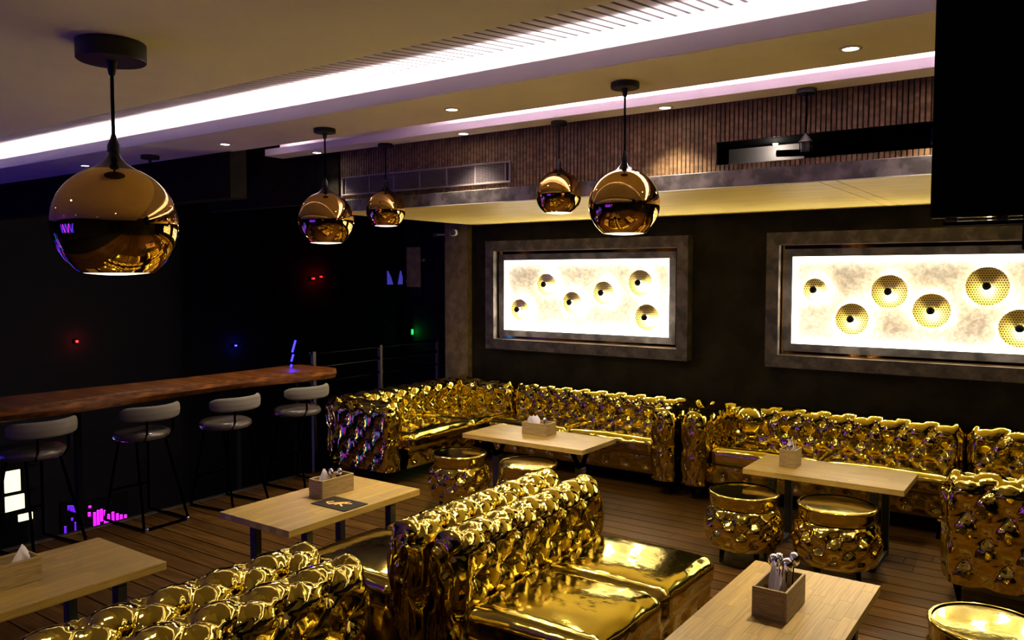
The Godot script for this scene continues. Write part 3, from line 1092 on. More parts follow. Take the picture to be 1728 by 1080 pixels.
func room() -> void:
	# floor slab with planks on it
	var fl: Node3D = struct(bx("floor", Vector3(-5.56, -0.30, -6.75), Vector3(3.0, -0.022, 3.0), M.black_matt))
	var w := 0.13
	var z := -6.6
	var row := 0
	while z < 0.4:
		var x := -5.52
		var first := true
		while x < 2.2:
			var l := rng.randf_range(1.6, 2.6)
			if first:
				l *= rng.randf_range(0.35, 1.0)
				first = false
			var x2 := minf(x + l, 3.0)
			var lo := Vector3(x + 0.0015, -0.022, z + 0.0045)
			var hi := Vector3(x2 - 0.0015, 0.0, z + w - 0.0045)
			var p := bx("plank", lo - fl.position, hi - fl.position, M.planks[rng.randi() % 4], fl, 0.0)
			x = x2
		z += w
		row += 1
	bx("trim_1", Vector3(-5.57, -0.30, -4.7), Vector3(-5.52, 0.006, 3.0), M.rail, self, 0.004).set_meta("kind", "structure")
	# lower hall beyond the counter
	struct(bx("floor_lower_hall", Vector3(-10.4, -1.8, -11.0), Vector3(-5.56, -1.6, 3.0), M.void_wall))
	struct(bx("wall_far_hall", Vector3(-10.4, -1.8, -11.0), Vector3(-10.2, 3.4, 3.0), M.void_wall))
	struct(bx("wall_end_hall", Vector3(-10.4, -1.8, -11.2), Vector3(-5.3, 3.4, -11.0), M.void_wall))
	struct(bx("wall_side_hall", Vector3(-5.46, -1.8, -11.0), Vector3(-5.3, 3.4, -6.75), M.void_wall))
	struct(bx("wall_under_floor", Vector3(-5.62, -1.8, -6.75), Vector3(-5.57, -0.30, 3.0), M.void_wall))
	# dark wall with the lightboxes
	struct(bx("wall_lightbox", Vector3(-5.2, -0.3, -6.8), Vector3(3.0, 2.5, WALL_Z), M.dark_wall))
	struct(bx("wall_pillar", Vector3(-5.47, -0.3, -6.8), Vector3(-5.17, 2.6, -6.52), M.pillar, self, 0.004))
	struct(bx("wall_back", Vector3(-10.4, -1.8, 3.0), Vector3(3.2, 3.4, 3.2), M.dark_wall))
	struct(bx("wall_right", Vector3(3.0, -0.3, -6.8), Vector3(3.2, 3.4, 3.2), M.dark_wall))
	# ceilings
	struct(bx("ceiling", Vector3(-10.4, NEAR_CEIL, -1.93), Vector3(3.0, NEAR_CEIL + 0.14, 3.0), M.ceiling, self, 0.003))
	struct(bx("ceiling_upper", Vector3(-10.4, 3.4, -11.2), Vector3(3.2, 3.5, 3.2), M.ceiling))
	struct(bx("ceiling_middle", Vector3(-10.2, CEIL, -4.09), Vector3(3.0, CEIL + 0.03, -3.49), M.ceiling))
	struct(bx("trim_2", Vector3(-10.2, CEIL, -3.49), Vector3(3.0, CEIL + 0.088, -3.475), M.lip, self, 0.002))
	struct(bx("trim_7", Vector3(-10.2, CEIL + 0.03, -3.68), Vector3(3.0, 3.05, -3.66), M.cove_white))
	# narrow strip of ceiling and its upstand, the second cove
	struct(bx("ceiling_strip", Vector3(-5.65, CEIL, -4.585), Vector3(3.0, CEIL + 0.02, -4.41), M.ceiling))
	struct(bx("trim_3", Vector3(-5.65, CEIL, -4.41), Vector3(3.0, CEIL + 0.055, -4.398), M.lip, self, 0.002))
	struct(bx("ceiling_cove_cap", Vector3(-5.65, 2.93, -4.70), Vector3(3.0, 2.95, -3.98), M.lip))
	struct(bx("trim_4", Vector3(-10.2, CEIL + 0.03, -4.0), Vector3(3.0, 2.95, -3.98), M.lip))
	struct(bx("trim_6", Vector3(-5.65, CEIL + 0.02, -4.57), Vector3(3.0, 2.95, -4.555), M.lip))
	struct(bx("wall_over_soffit", Vector3(-5.1, 2.33, -6.8), Vector3(3.0, 3.4, -6.6), M.black_matt))
	# dark beams where the ceiling ends over the hall
	struct(bx("wall_hall_beam", Vector3(-10.2, 2.38, -4.22), Vector3(-5.66, 2.93, -4.06), M.beam, self, 0.004))
	struct(bx("wall_short_beam", Vector3(-6.9, 2.36, -4.78), Vector3(-5.09, 3.1, -4.70), M.beam, self, 0.004))
	# ledge and soffit over the sofas
	struct(bx("trim_5", Vector3(-5.1, 2.262, -4.80), Vector3(3.0, 2.357, -4.58), M.stone, self, 0.004))
	var so := thing("soffit", "", "")
	so.remove_meta("label")
	so.remove_meta("category")
	struct(so)
	so.name = "ceiling_soffit"
	var cuts := [-5.1, -1.20, -1.108, 3.0]
	for k in 3:
		bx("soffit_panel", Vector3(cuts[k] + 0.003, 2.262, -6.6), Vector3(cuts[k + 1] - 0.003, 2.28, -4.592), M.soffit, so, 0.001)
	bx("backing", Vector3(-5.1, 2.281, -6.6), Vector3(3.0, 2.33, -4.592), M.black_matt, so)
	bx("edge_trim", Vector3(-5.1, 2.258, -4.592), Vector3(3.0, 2.2635, -4.58), M.trim_white, so)

func reeded_cove() -> void:
	# reeds rising gently towards the lip of the middle ceiling
	var c: Node3D = struct(bx("ceiling_reeded_backing", Vector3(-6.6, -0.01, -0.93), Vector3(6.4, 0.0, 1.1), M.reed_back))
	c.position = Vector3(-3.4, 2.88, -2.75)
	c.rotation.x = atan(0.12)
	var m := MB.new()
	var len_ := 2.0
	var p := PackedVector3Array()
	for e in [-len_ / 2.0, len_ / 2.0]:
		for k in 9:
			var an := PI + PI * k / 8.0
			p.append(Vector3(0.0245 * cos(an), 0.006 * sin(an), e))
	m.grid(p, 2, 9, Vector3(0, 0.02, 0))
	var mesh := m.mesh()
	for k in 216:
		var x := -6.55 + 0.068 * k
		if x > 6.4:
			break
		obj("reed", mesh, M.reed, c, Vector3(x, -0.004, 0.08))

func slat_wall() -> void:
	var s := Node3D.new()
	s.name = "wall_slatted"
	add_child(s)
	struct(s)
	bx("backing", Vector3(-5.09, 2.30, SLAT_Z - 0.05), Vector3(-1.832, 3.1, SLAT_Z - 0.012), M.black_matt, s)
	bx("backing", Vector3(-1.832, 2.548, SLAT_Z - 0.05), Vector3(0.2, 3.1, SLAT_Z - 0.012), M.black_matt, s)
	bx("backing", Vector3(-1.832, 2.30, SLAT_Z - 0.05), Vector3(0.2, 2.411, SLAT_Z - 0.012), M.black_matt, s)
	bx("backing", Vector3(0.2, 2.30, SLAT_Z - 0.05), Vector3(3.0, 3.1, SLAT_Z - 0.012), M.black_matt, s)
	var pitch := 0.0276
	var wd := 0.0225
	var shapes := {}
	for part in [[2.33, 3.06], [2.548, 3.06], [2.33, 2.411]]:
		var b := MB.new()
		var h: float = part[1] - part[0]
		b.box(Vector3(-wd / 2, -h / 2, -0.008), Vector3(wd / 2, h / 2, 0.008), 0.002)
		shapes[part[0] * 10.0 + part[1]] = b.mesh()
	for k in 240:
		var x := -5.07 + pitch * k
		if x > 0.95:
			break
		var rows := [[2.33, 3.06]]
		if x > -1.832 and x < 0.2:
			rows = [[2.548, 3.06], [2.33, 2.411]]
		for r in rows:
			obj("slat", shapes[r[0] * 10.0 + r[1]], M.slats[(k * 7 + k / 3) % 4], s, Vector3(x, (r[0] + r[1]) / 2, SLAT_Z - 0.004))
	# what shows in the opening
	var op := thing("service_opening", "dark recess in the slatted wall with a pale panel and a grey pipe", "recess", Vector3(-0.82, 2.40, SLAT_Z - 0.05))
	bx("back_board", Vector3(-1.05, -0.02, -0.5), Vector3(1.05, 0.2, -0.48), M.black_matt, op)
	bx("top_board", Vector3(-1.05, 0.16, -0.5), Vector3(1.05, 0.18, 0.0), M.black_matt, op)
	bx("floor_board", Vector3(-1.05, -0.02, -0.5), Vector3(1.05, 0.005, 0.0), M.black_matt, op)
	bx("pale_panel", Vector3(-1.05, 0.0, -0.3), Vector3(-0.58, 0.15, -0.28), M.grey_panel, op)
	bx("end_panel", Vector3(0.12, 0.06, -0.2), Vector3(0.3, 0.15, -0.18), M.stone, op)
	var pp := MB.new()
	pp.tube([Vector3(-0.67, 0.064, -0.04), Vector3(0.14, 0.018, -0.03), Vector3(0.9, -0.002, -0.02)], 0.02, 12)
	obj("pipe", pp.mesh(), M.pipe, op)
	var gl := MB.new()
	gl.lathe([Vector2(0.0, -0.014), Vector2(0.012, -0.010), Vector2(0.016, 0.0), Vector2(0.0, 0.002)], 14, Vector3(-0.73, 0.148, -0.2))
	obj("service_lamp", gl.mesh(), M.lens, op)
	omni(op, Vector3(-0.73, 0.12, -0.2), Color(1, 0.95, 0.9), 0.014, 0.02)
	# air vent
	var v := thing("air_vent_grille", "long white louvred air vent on the dark slatted wall", "vent", Vector3(-4.194, 2.485, SLAT_Z + 0.004))
	var hw := 0.862
	var hh := 0.078
	bx("frame_rail", Vector3(-hw, hh - 0.014, 0), Vector3(hw, hh, 0.018), M.vent, v, 0.003)
	bx("frame_rail", Vector3(-hw, -hh, 0), Vector3(hw, -hh + 0.014, 0.018), M.vent, v, 0.003)
	bx("back_plate", Vector3(-hw, -hh, -0.004), Vector3(hw, hh, 0.0), M.vent_dark, v)
	bx("frame_stile", Vector3(-hw, -hh + 0.014, 0), Vector3(-hw + 0.016, hh - 0.014, 0.018), M.vent, v, 0.003)
	bx("frame_stile", Vector3(hw - 0.016, -hh + 0.014, 0), Vector3(hw, hh - 0.014, 0.018), M.vent, v, 0.003)
	var bay := (hw * 2 - 0.10) / 6.0
	for k in 7:
		var x := -hw + 0.05 + bay * k
		bx("mullion", Vector3(x - 0.006, -hh + 0.014, 0), Vector3(x + 0.006, hh - 0.014, 0.014), M.vent, v, 0.002)
		if k < 6:
			var lm := MB.new()
			for j in 11:
				var y := -hh + 0.022 + j * (2 * hh - 0.044) / 10.0
				lm.box(Vector3(x + 0.007, y - 0.002, 0.002), Vector3(x + bay - 0.007, y + 0.0015, 0.011))
			stuff(obj("louvres", lm.mesh(), M.vent, v))

func boxes_on_wall() -> void:
	lightbox("stone framed lightbox with six dish lamps above the corner sofa", -4.912, -2.75, 1.0125, 2.089)
	lightbox("stone framed lightbox with seven dish lamps cut off by the picture edge", -2.08, 0.10, 1.0125, 2.089)
	var a := [[-4.2, 1.661, 0.105, "upper dish lamp nearest the pillar in the corner lightbox"], [-3.914, 1.495, 0.10, "low dish lamp, third along in the corner lightbox"], [-3.579, 1.589, 0.105, "middle dish lamp, fourth along in the corner lightbox"], [-3.209, 1.683, 0.115, "top dish lamp of the two stacked in the corner lightbox"], [-3.142, 1.378, 0.115, "bottom dish lamp of the two stacked in the corner lightbox"], [-4.511, 1.414, 0.10, "lowest dish lamp by the pillar end of the corner lightbox"]]
	for q in a:
		wall_lamp(q[3], q[0], q[1], q[2], 0.10)
	var b := [[-1.705, 1.636, 0.09, "smallest dish lamp at the near corner of the larger-looking lightbox"], [-1.428, 1.416, 0.12, "low dish lamp, second along in the cut-off lightbox"], [-1.17, 1.628, 0.125, "high dish lamp, third along in the cut-off lightbox"], [-0.885, 1.493, 0.125, "middle dish lamp, fourth along in the cut-off lightbox"], [-0.54, 1.673, 0.135, "highest dish lamp, fifth along in the cut-off lightbox"], [-0.338, 1.385, 0.13, "low dish lamp sliced by the picture's side edge"], [-0.14, 1.64, 0.13, "dish lamp at the very edge, only its dark knob showing"]]
	for q in b:
		wall_lamp(q[3], q[0], q[1], q[2], 0.078)

func lamps() -> void:
	pendant("largest gold globe pendant, hanging nearest over the wooden tables", -2.485, -1.362, NEAR_CEIL, 0.185, 1.757, 0.101, 0.058, 0.5)
	pendant("gold globe pendant in front of the white air vent's end", -4.266, -3.82, CEIL, 0.192, 1.972, 0.074, 0.03, 0.5)
	pendant("gold globe pendant overlapping the brighter soffit, second largest", -1.977, -3.82, CEIL, 0.186, 1.968, 0.074, 0.03, 0.5)
	pendant("gold globe pendant mostly hidden behind the largest one", -6.408, -3.82, CEIL, 0.17, 1.99, 0.074, 0.03, 0.12)
	pendant("small gold globe pendant hanging before the air vent", -4.375, -4.52, CEIL, 0.151, 2.127, 0.056, 0.026, 0.4)
	pendant("small gold globe pendant just beside a larger one at the ledge", -2.818, -4.52, CEIL, 0.151, 2.157, 0.052, 0.026, 0.4)
	# pendant whose globe is missing
	var s := thing("bare_pendant_lamp", "pendant cord with a bare socket and wire cage, its globe missing", "lamp", Vector3(-1.244, CEIL, -4.51))
	var cn := MB.new()
	cn.lathe([Vector2(0.0, -0.026), Vector2(0.050, -0.026), Vector2(0.052, -0.024), Vector2(0.052, -0.001), Vector2(0.05, 0.0)], 40)
	obj("canopy", cn.mesh(), M.black, s)
	var cd := MB.new()
	cd.tube([Vector3(0, -0.02, 0), Vector3(0.005, -0.12, 0.004), Vector3(0, -0.235, 0)], 0.0045, 8)
	obj("cord", cd.mesh(), M.cord, s)
	var sk := MB.new()
	sk.lathe([Vector2(0.022, -0.335), Vector2(0.024, -0.285), Vector2(0.018, -0.262), Vector2(0.007, -0.235)], 20)
	obj("socket", sk.mesh(), M.black, s)
	var hd := MB.new()
	hd.lathe([Vector2(0.040, -0.283), Vector2(0.022, -0.262), Vector2(0.012, -0.247)], 24)
	obj("collar", hd.mesh(), M.steel, s)
	for sx in [-1.0, 1.0]:
		var wr := MB.new()
		wr.tube([Vector3(sx * 0.039, -0.283, 0), Vector3(sx * 0.03, -0.29, 0), Vector3(sx * 0.03, -0.34, 0)], 0.003, 6)
		obj("cage_wire", wr.mesh(), M.chrome, s)
	var d1 := [[-7.469, "downlight shining beside the largest globe, far over the hall"], [-5.38, "downlight in the middle ceiling above the bar counter"], [-3.142, "downlight between the two larger globes on the middle ceiling"], [-0.868, "brightest downlight, nearest the hanging black screen"], [1.4, "downlight of the middle ceiling beyond the black screen"]]
	for q in d1:
		downlight(q[1], q[0], -3.82, CEIL, 5.0 if q[0] > -4.0 else (1.3 if q[0] > -6.0 else 0.6))
	var d2 := [[-5.133, "small downlight over the dark beam near the vent"], [-3.605, "small downlight above the vent's far end"], [-2.067, "small downlight close to the slats past the larger globe"], [-0.53, "small downlight by the slats behind the black screen"], [1.0, "small downlight by the slats past the picture edge"]]
	for q in d2:
		downlight(q[1], q[0], -4.51, CEIL, 1.0 if q[0] > -4.0 else 0.7)
	var k := 0
	for x in [-4.4, -2.9, -0.9, 1.2]:
		for z in [-0.5, 1.3]:
			k += 1
			downlight("downlight in the low ceiling above and behind the viewer", x, z, NEAR_CEIL, 0.35 if x < -1.0 else 1.9)

func sofas() -> void:
	# corner sofa: the run along the railing, then the corner
	var a := sofa("gold corner sofa whose end arm glints blue beside the bar", Vector3(-5.33, 0, -4.73), PI / 2, 1.82, {"arms": "l", "depth": 0.80, "arm_depth": 0.74, "t": 0.2, "cushions": 2, "res": 0.014, "group": "gold tufted sofas"})
	# corner back and seat of the same sofa, in its own axes (x along the run, z out of its back)
	var k := slab(0.64, 0.2, 0.13, 0.36, 0.71, 0.19, 0.115, 0.034, 0.014, true)
	var cb := obj("corner_backrest", k[0], M.gold, a, Vector3(1.82, 0, 0.16))
	cb.rotation.y = -PI / 2
	stuff(obj("buttons", k[1], M.gold, cb))
	sofa("gold sofa under the corner lightbox, one arm, back to wall", Vector3(-4.455, 0, -6.55), 0.0, 1.885, {"arms": "r", "depth": 0.62, "arm_depth": 0.73, "cushions": 2, "res": 0.014, "group": "gold tufted sofas"})
	var c := sofa("gold sofa with a smooth round bulge beside its arm", Vector3(-2.51, 0, -6.55), 0.0, 1.85, {"arms": "l", "depth": 0.62, "arm_depth": 0.73, "cushions": 2, "res": 0.014, "group": "gold tufted sofas"})
	var bm := MB.new()
	var bp := []
	for j in 17:
		var an := -PI / 2 + PI * j / 16.0
		bp.append(Vector2(0.125 * cos(an), 0.13 * sin(an)))
	bm.lathe(bp, 32)
	obj("corner_bulge", bm.mesh(), M.gold_smooth, c, Vector3(0.36, 0.585, 0.17))
	sofa("gold sofa at the picture edge, behind the booth back", Vector3(-0.60, 0, -6.55), 0.0, 1.85, {"depth": 0.62, "cushions": 2, "res": 0.016, "group": "gold tufted sofas"})
	sofa("gold booth sofa showing its dark tufted rear, under the screen", Vector3(1.15, 0, -4.74), PI, 1.70, {"depth": 0.62, "cushions": 2, "res": 0.012, "amp": 0.04, "group": "gold tufted sofas"})
	# two back-to-back pairs in the foreground
	sofa("gold sofa in the middle with its wide seat towards the viewer", Vector3(-2.175, 0, -2.47), PI / 2, 1.16, {"depth": 0.78, "cushions": 2, "res": 0.0085, "amp": 0.036, "group": "gold tufted sofas"})
	sofa("gold sofa back-to-back with the middle one, facing the bar", Vector3(-2.215, 0, -3.63), -PI / 2, 1.16, {"depth": 0.78, "cushions": 2, "res": 0.0085, "amp": 0.036, "group": "gold tufted sofas"})
	sofa("nearest gold sofa at the bottom edge, seat turned from the bar", Vector3(-2.295, 0, -0.90), PI / 2, 1.18, {"depth": 0.72, "cushions": 2, "res": 0.0085, "amp": 0.036, "group": "gold tufted sofas"})
	sofa("nearest gold sofa at the bottom edge, seat towards the bar", Vector3(-2.335, 0, -2.08), -PI / 2, 1.18, {"depth": 0.72, "cushions": 2, "res": 0.0085, "amp": 0.036, "group": "gold tufted sofas"})
	ottoman("gold ottoman beside the corner sofa, darker top", Vector3(-3.75, 0, -4.63), 0.2)
	ottoman("gold ottoman before the corner table, half hidden by the middle sofa", Vector3(-3.15, 0, -4.66), 0.5)
	ottoman("gold ottoman nearer the sofa arm, of the pair with full view", Vector3(-1.65, 0, -4.80), 0.1, 0.23)
	ottoman("gold ottoman with the brightest round top, before the long table's end", Vector3(-1.115, 0, -4.83), 0.35, 0.24)
	ottoman("gold ottoman just peeping in at the bottom corner", Vector3(-0.25, 0, -3.48), 0.0)

func tables() -> void:
	table("wooden table with a black menu, between bar and middle sofa", Vector3(-3.355, 0, -2.97), PI / 2, 0.94, 0.55, "posts")
	table("wooden table in front of the corner sofa, on steel trestle legs", Vector3(-3.37, 0, -5.115), 0.0, 1.08, 0.50, "trestle")
	table("long wooden table before the sofa with the round bulge", Vector3(-1.262, 0, -5.25), 0.0, 0.94, 0.49, "posts")
	table("wooden table cut by the bottom edge, with spoons in its box", Vector3(-0.865, 0, -2.93), PI / 2, 0.95, 0.50, "posts")
	table("wooden table in the bottom corner by the bar stools", Vector3(-3.46, 0, -1.455), PI / 2, 0.94, 0.56, "posts")
	var y := TABLE_Y
	tray("wooden cutlery box beside the black menu", Vector3(-3.425, y, -3.085), PI / 2, 0.235, 0.11, 0.10)
	tray("small wooden cutlery box on the corner sofa's table", Vector3(-3.405, y, -5.185), 0.0, 0.225, 0.145, 0.095)
	tray("cutlery box seen end-on, on the long table", Vector3(-1.505, y, -5.25), PI / 2, 0.13, 0.105, 0.115)
	tray("cutlery box at the bottom edge, full of shiny spoons", Vector3(-0.877, y, -2.95), PI / 2, 0.235, 0.125, 0.11)
	tray("cutlery box in the bottom corner near the bar", Vector3(-3.46, y, -1.40), PI / 2, 0.235, 0.125, 0.10)
	napkins("white napkin standing in the box beside the menu", Vector3(-3.425, y + 0.012, -3.035), PI / 2, 0.07, 0.14, 0.0)
	napkins("folded white napkin in the corner table's box", Vector3(-3.455, y + 0.012, -5.185), 0.0, 0.085, 0.135, 0.0)
	napkins("slim white napkin in the box on the long table", Vector3(-1.505, y + 0.012, -5.283), PI / 2, 0.045, 0.165, 0.0)
	napkins("tall grey-white napkin leaning among the shiny spoons", Vector3(-0.866, y + 0.012, -2.895), PI / 2, 0.065, 0.19, 0.0)
	napkins("white napkins in the bottom corner box", Vector3(-3.44, y + 0.012, -1.46), PI / 2, 0.08, 0.14, 0.0)
	spoon("near shiny spoon of the four in the bottom edge box", Vector3(-0.905, y + 0.01, -2.985), Vector3(0.0, 0, 0.02), 0.165, 0.022)
	spoon("shiny spoon in the middle of the bottom edge box", Vector3(-0.862, y + 0.01, -2.98), Vector3(0.0, 0, -0.03), 0.16, 0.022)
	spoon("shiny spoon at the far corner of the bottom edge box", Vector3(-0.855, y + 0.01, -3.035), Vector3(0.0, 0, -0.04), 0.17, 0.022)
	spoon("shiny spoon farthest behind in the bottom edge box", Vector3(-0.90, y + 0.01, -3.035), Vector3(0.0, 0, 0.03), 0.155, 0.021)
	spoon("dark spoon in the box on the long table", Vector3(-1.505, y + 0.01, -5.215), Vector3(0.0, 0, -0.05), 0.13, 0.017)
	spoon("spoon leaning in the box beside the menu", Vector3(-3.40, y + 0.01, -3.115), Vector3(0.0, 0, -0.06), 0.12, 0.017)
	spoon("spoon next to the steel cup beside the menu", Vector3(-3.445, y + 0.01, -3.11), Vector3(0.05, 0, 0.08), 0.11, 0.016)
	spoon("spoon in the corner table's box", Vector3(-3.36, y + 0.01, -5.18), Vector3(0.0, 0, -0.1), 0.11, 0.017)
	holder("steel cup in the box beside the menu", Vector3(-3.43, y + 0.0095, -3.16), 0.0)
	holder("steel cup in the bottom edge box before the napkin", Vector3(-0.90, y + 0.0095, -2.88), 0.0)
	holder("steel cup in the bottom corner box", Vector3(-3.46, y + 0.0095, -1.34), 0.0)
	# menu with its orange mark
	var m := thing("menu_card", "black square menu with an orange scrawled monogram", "menu", Vector3(-3.228, y, -2.96), 0.0)
	bx("cover", Vector3(-0.13, 0.0, -0.086), Vector3(0.13, 0.004, 0.086), M.menu, m, 0.001)
	var strokes := [
		[Vector2(-0.055, -0.005), Vector2(-0.075, 0.02), Vector2(-0.05, 0.035), Vector2(-0.03, 0.015), Vector2(0.0, -0.02), Vector2(0.02, -0.035), Vector2(0.03, -0.02)],
		[Vector2(-0.035, 0.04), Vector2(0.03, -0.045)],
		[Vector2(0.0, 0.03), Vector2(0.005, 0.0), Vector2(0.06, -0.03)],
		[Vector2(0.005, 0.0), Vector2(0.05, 0.03)]]
	for st in strokes:
		var b := MB.new()
		for k in range(st.size() - 1):
			var d: Vector2 = (st[k + 1] - st[k]).normalized() * 0.005
			var e := Vector2(-d.y, d.x)
			var q0: Vector2 = st[k] - d
			var q1: Vector2 = st[k + 1] + d
			var c := Vector3((q0.x + q1.x) / 2.0, -1.0, (q0.y + q1.y) / 2)
			var h := 0.0048 + 0.0001 * k
			b.quad(Vector3(q0.x + e.x, h, q0.y + e.y), Vector3(q1.x + e.x, h, q1.y + e.y), Vector3(q1.x - e.x, h, q1.y - e.y), Vector3(q0.x - e.x, h, q0.y - e.y), c)
		obj("monogram_stroke", b.mesh(), M.orange, m)

func bar_side() -> void:
	# live-edge counter on the railing
	var s := thing("bar_counter", "long live-edge wooden bar counter along the dark railing", "counter")
	var m := MB.new()
	var n := 60
	var pts := PackedVector3Array()
	var prof := 14
	for i in n + 1:
		var f := float(i) / n
		var z := lerpf(-0.4, -4.80, f)
		var round_ := 1.0 if f < 0.985 else 0.9
		var front := -5.30 + 0.03 * sin(z * 2.1) + 0.02 * sin(z * 5.3 + 1.0) + 0.05 * smoothstep(-4.0, -4.8, z)
		var back := -5.80 + 0.04 * sin(z * 1.7 + 2.0)
		for k in prof:
			var a := TAU * k / (prof - 1)
			var cx := (front + back) / 2
			var hx := (front - back) / 2 * round_
			var px := signf(cos(a)) * pow(absf(cos(a)), 0.25)
			var py := signf(sin(a)) * pow(absf(sin(a)), 0.25)
			pts.append(Vector3(cx + px * hx + (0.03 * sin(z * 4.0) if px > 0.5 and py < 0.0 else 0.0), BAR_Y - 0.045 + py * 0.045, z))
	m.grid(pts, n + 1, prof, Vector3(-5.55, BAR_Y - 0.045, -2.6))
	for e in [0, n]:
		var c := Vector3(-5.55, BAR_Y - 0.045, pts[e * prof].z)
		for k in prof - 1:
			m.tri(c, pts[e * prof + k], pts[e * prof + k + 1], Vector3(-5.55, BAR_Y - 0.045, -2.6))
	obj("slab", m.mesh(), M.bar_wood, s)
	for z in [-4.68, -4.07, -2.78, -1.6, -0.7]:
		bx("support_post", Vector3(-5.66, -0.3, z - 0.02), Vector3(-5.62, BAR_Y - 0.085, z + 0.02), M.black_matt, s, 0.003)
	# railing of thin bars below and beyond the counter
	var r := thing("metal_railing", "thin dark metal railing beyond the end of the bar", "railing", Vector3(-5.66, 0, 0))
	for q in [[1.05, 0.013], [0.93, 0.016], [0.79, 0.010], [0.62, 0.010]]:
		var b := MB.new()
		b.tube([Vector3(0, q[0], -4.86), Vector3(0, q[0], -6.7)], q[1], 8)
		obj("rail_bar", b.mesh(), M.rail, r)
	for z in [-4.9, -5.75, -6.62]:
		bx("post", Vector3(-0.018, -0.3, z - 0.018), Vector3(0.018, 1.06, z + 0.018), M.rail, r, 0.003)
	stool("grey bar stool farthest from the corner sofa, at the frame's side", Vector3(-5.44, 0, -2.40), 0.12)
	stool("second grey bar stool from the frame's side, partly in shadow", Vector3(-5.44, 0, -3.13), 0.05)
	stool("third grey bar stool, with two bright glints on its seat", Vector3(-5.30, 0, -3.72), 0.1)
	stool("grey bar stool closest to the corner sofa", Vector3(-5.31, 0, -4.42), 0.05)
	# blue led stick leaning on the counter
	var b := thing("blue_led_stick", "thin blue LED stick standing on the bar's end", "LED stick", Vector3(-5.56, BAR_Y, -4.56))
	for q in [[0.0, 0.03, 0.0], [0.05, 0.115, 0.008], [0.13, 0.235, 0.02]]:
		var t := MB.new()
		t.tube([Vector3(0, q[0] + 0.006, -q[2]), Vector3(0, q[1], -q[2] - 0.035 * (q[1] - q[0]) / 0.1)], 0.008, 8)
		obj("led_segment", t.mesh(), M.blue, b)
	omni(b, Vector3(0.03, 0.1, 0.0), Color(0.15, 0.12, 1.0), 0.02, 0.02)
	# blue zigzag neon on the wall behind the viewer, mirrored in the gold
	var zz := thing("blue_zigzag_neon", "blue zigzag neon tube on the wall behind the viewer", "neon", Vector3(-5.2, 1.35, 2.94))
	var tp := []
	for k in 9:
		tp.append(Vector3(-1.6 + 0.4 * k, 0.55 if k % 2 == 0 else -0.45, 0))
	for k in 8:
		var t := MB.new()
		t.tube([tp[k], tp[k + 1]], 0.03, 8)
		obj("neon_tube", t.mesh(), M.neon_blue if k % 3 != 2 else M.neon_pink, zz)
	area(zz, Vector3(0, 0, -0.06), Vector3(0, 0, -1), Vector2(3.2, 1.0), Color(0.2, 0.12, 1.0), 0.6)

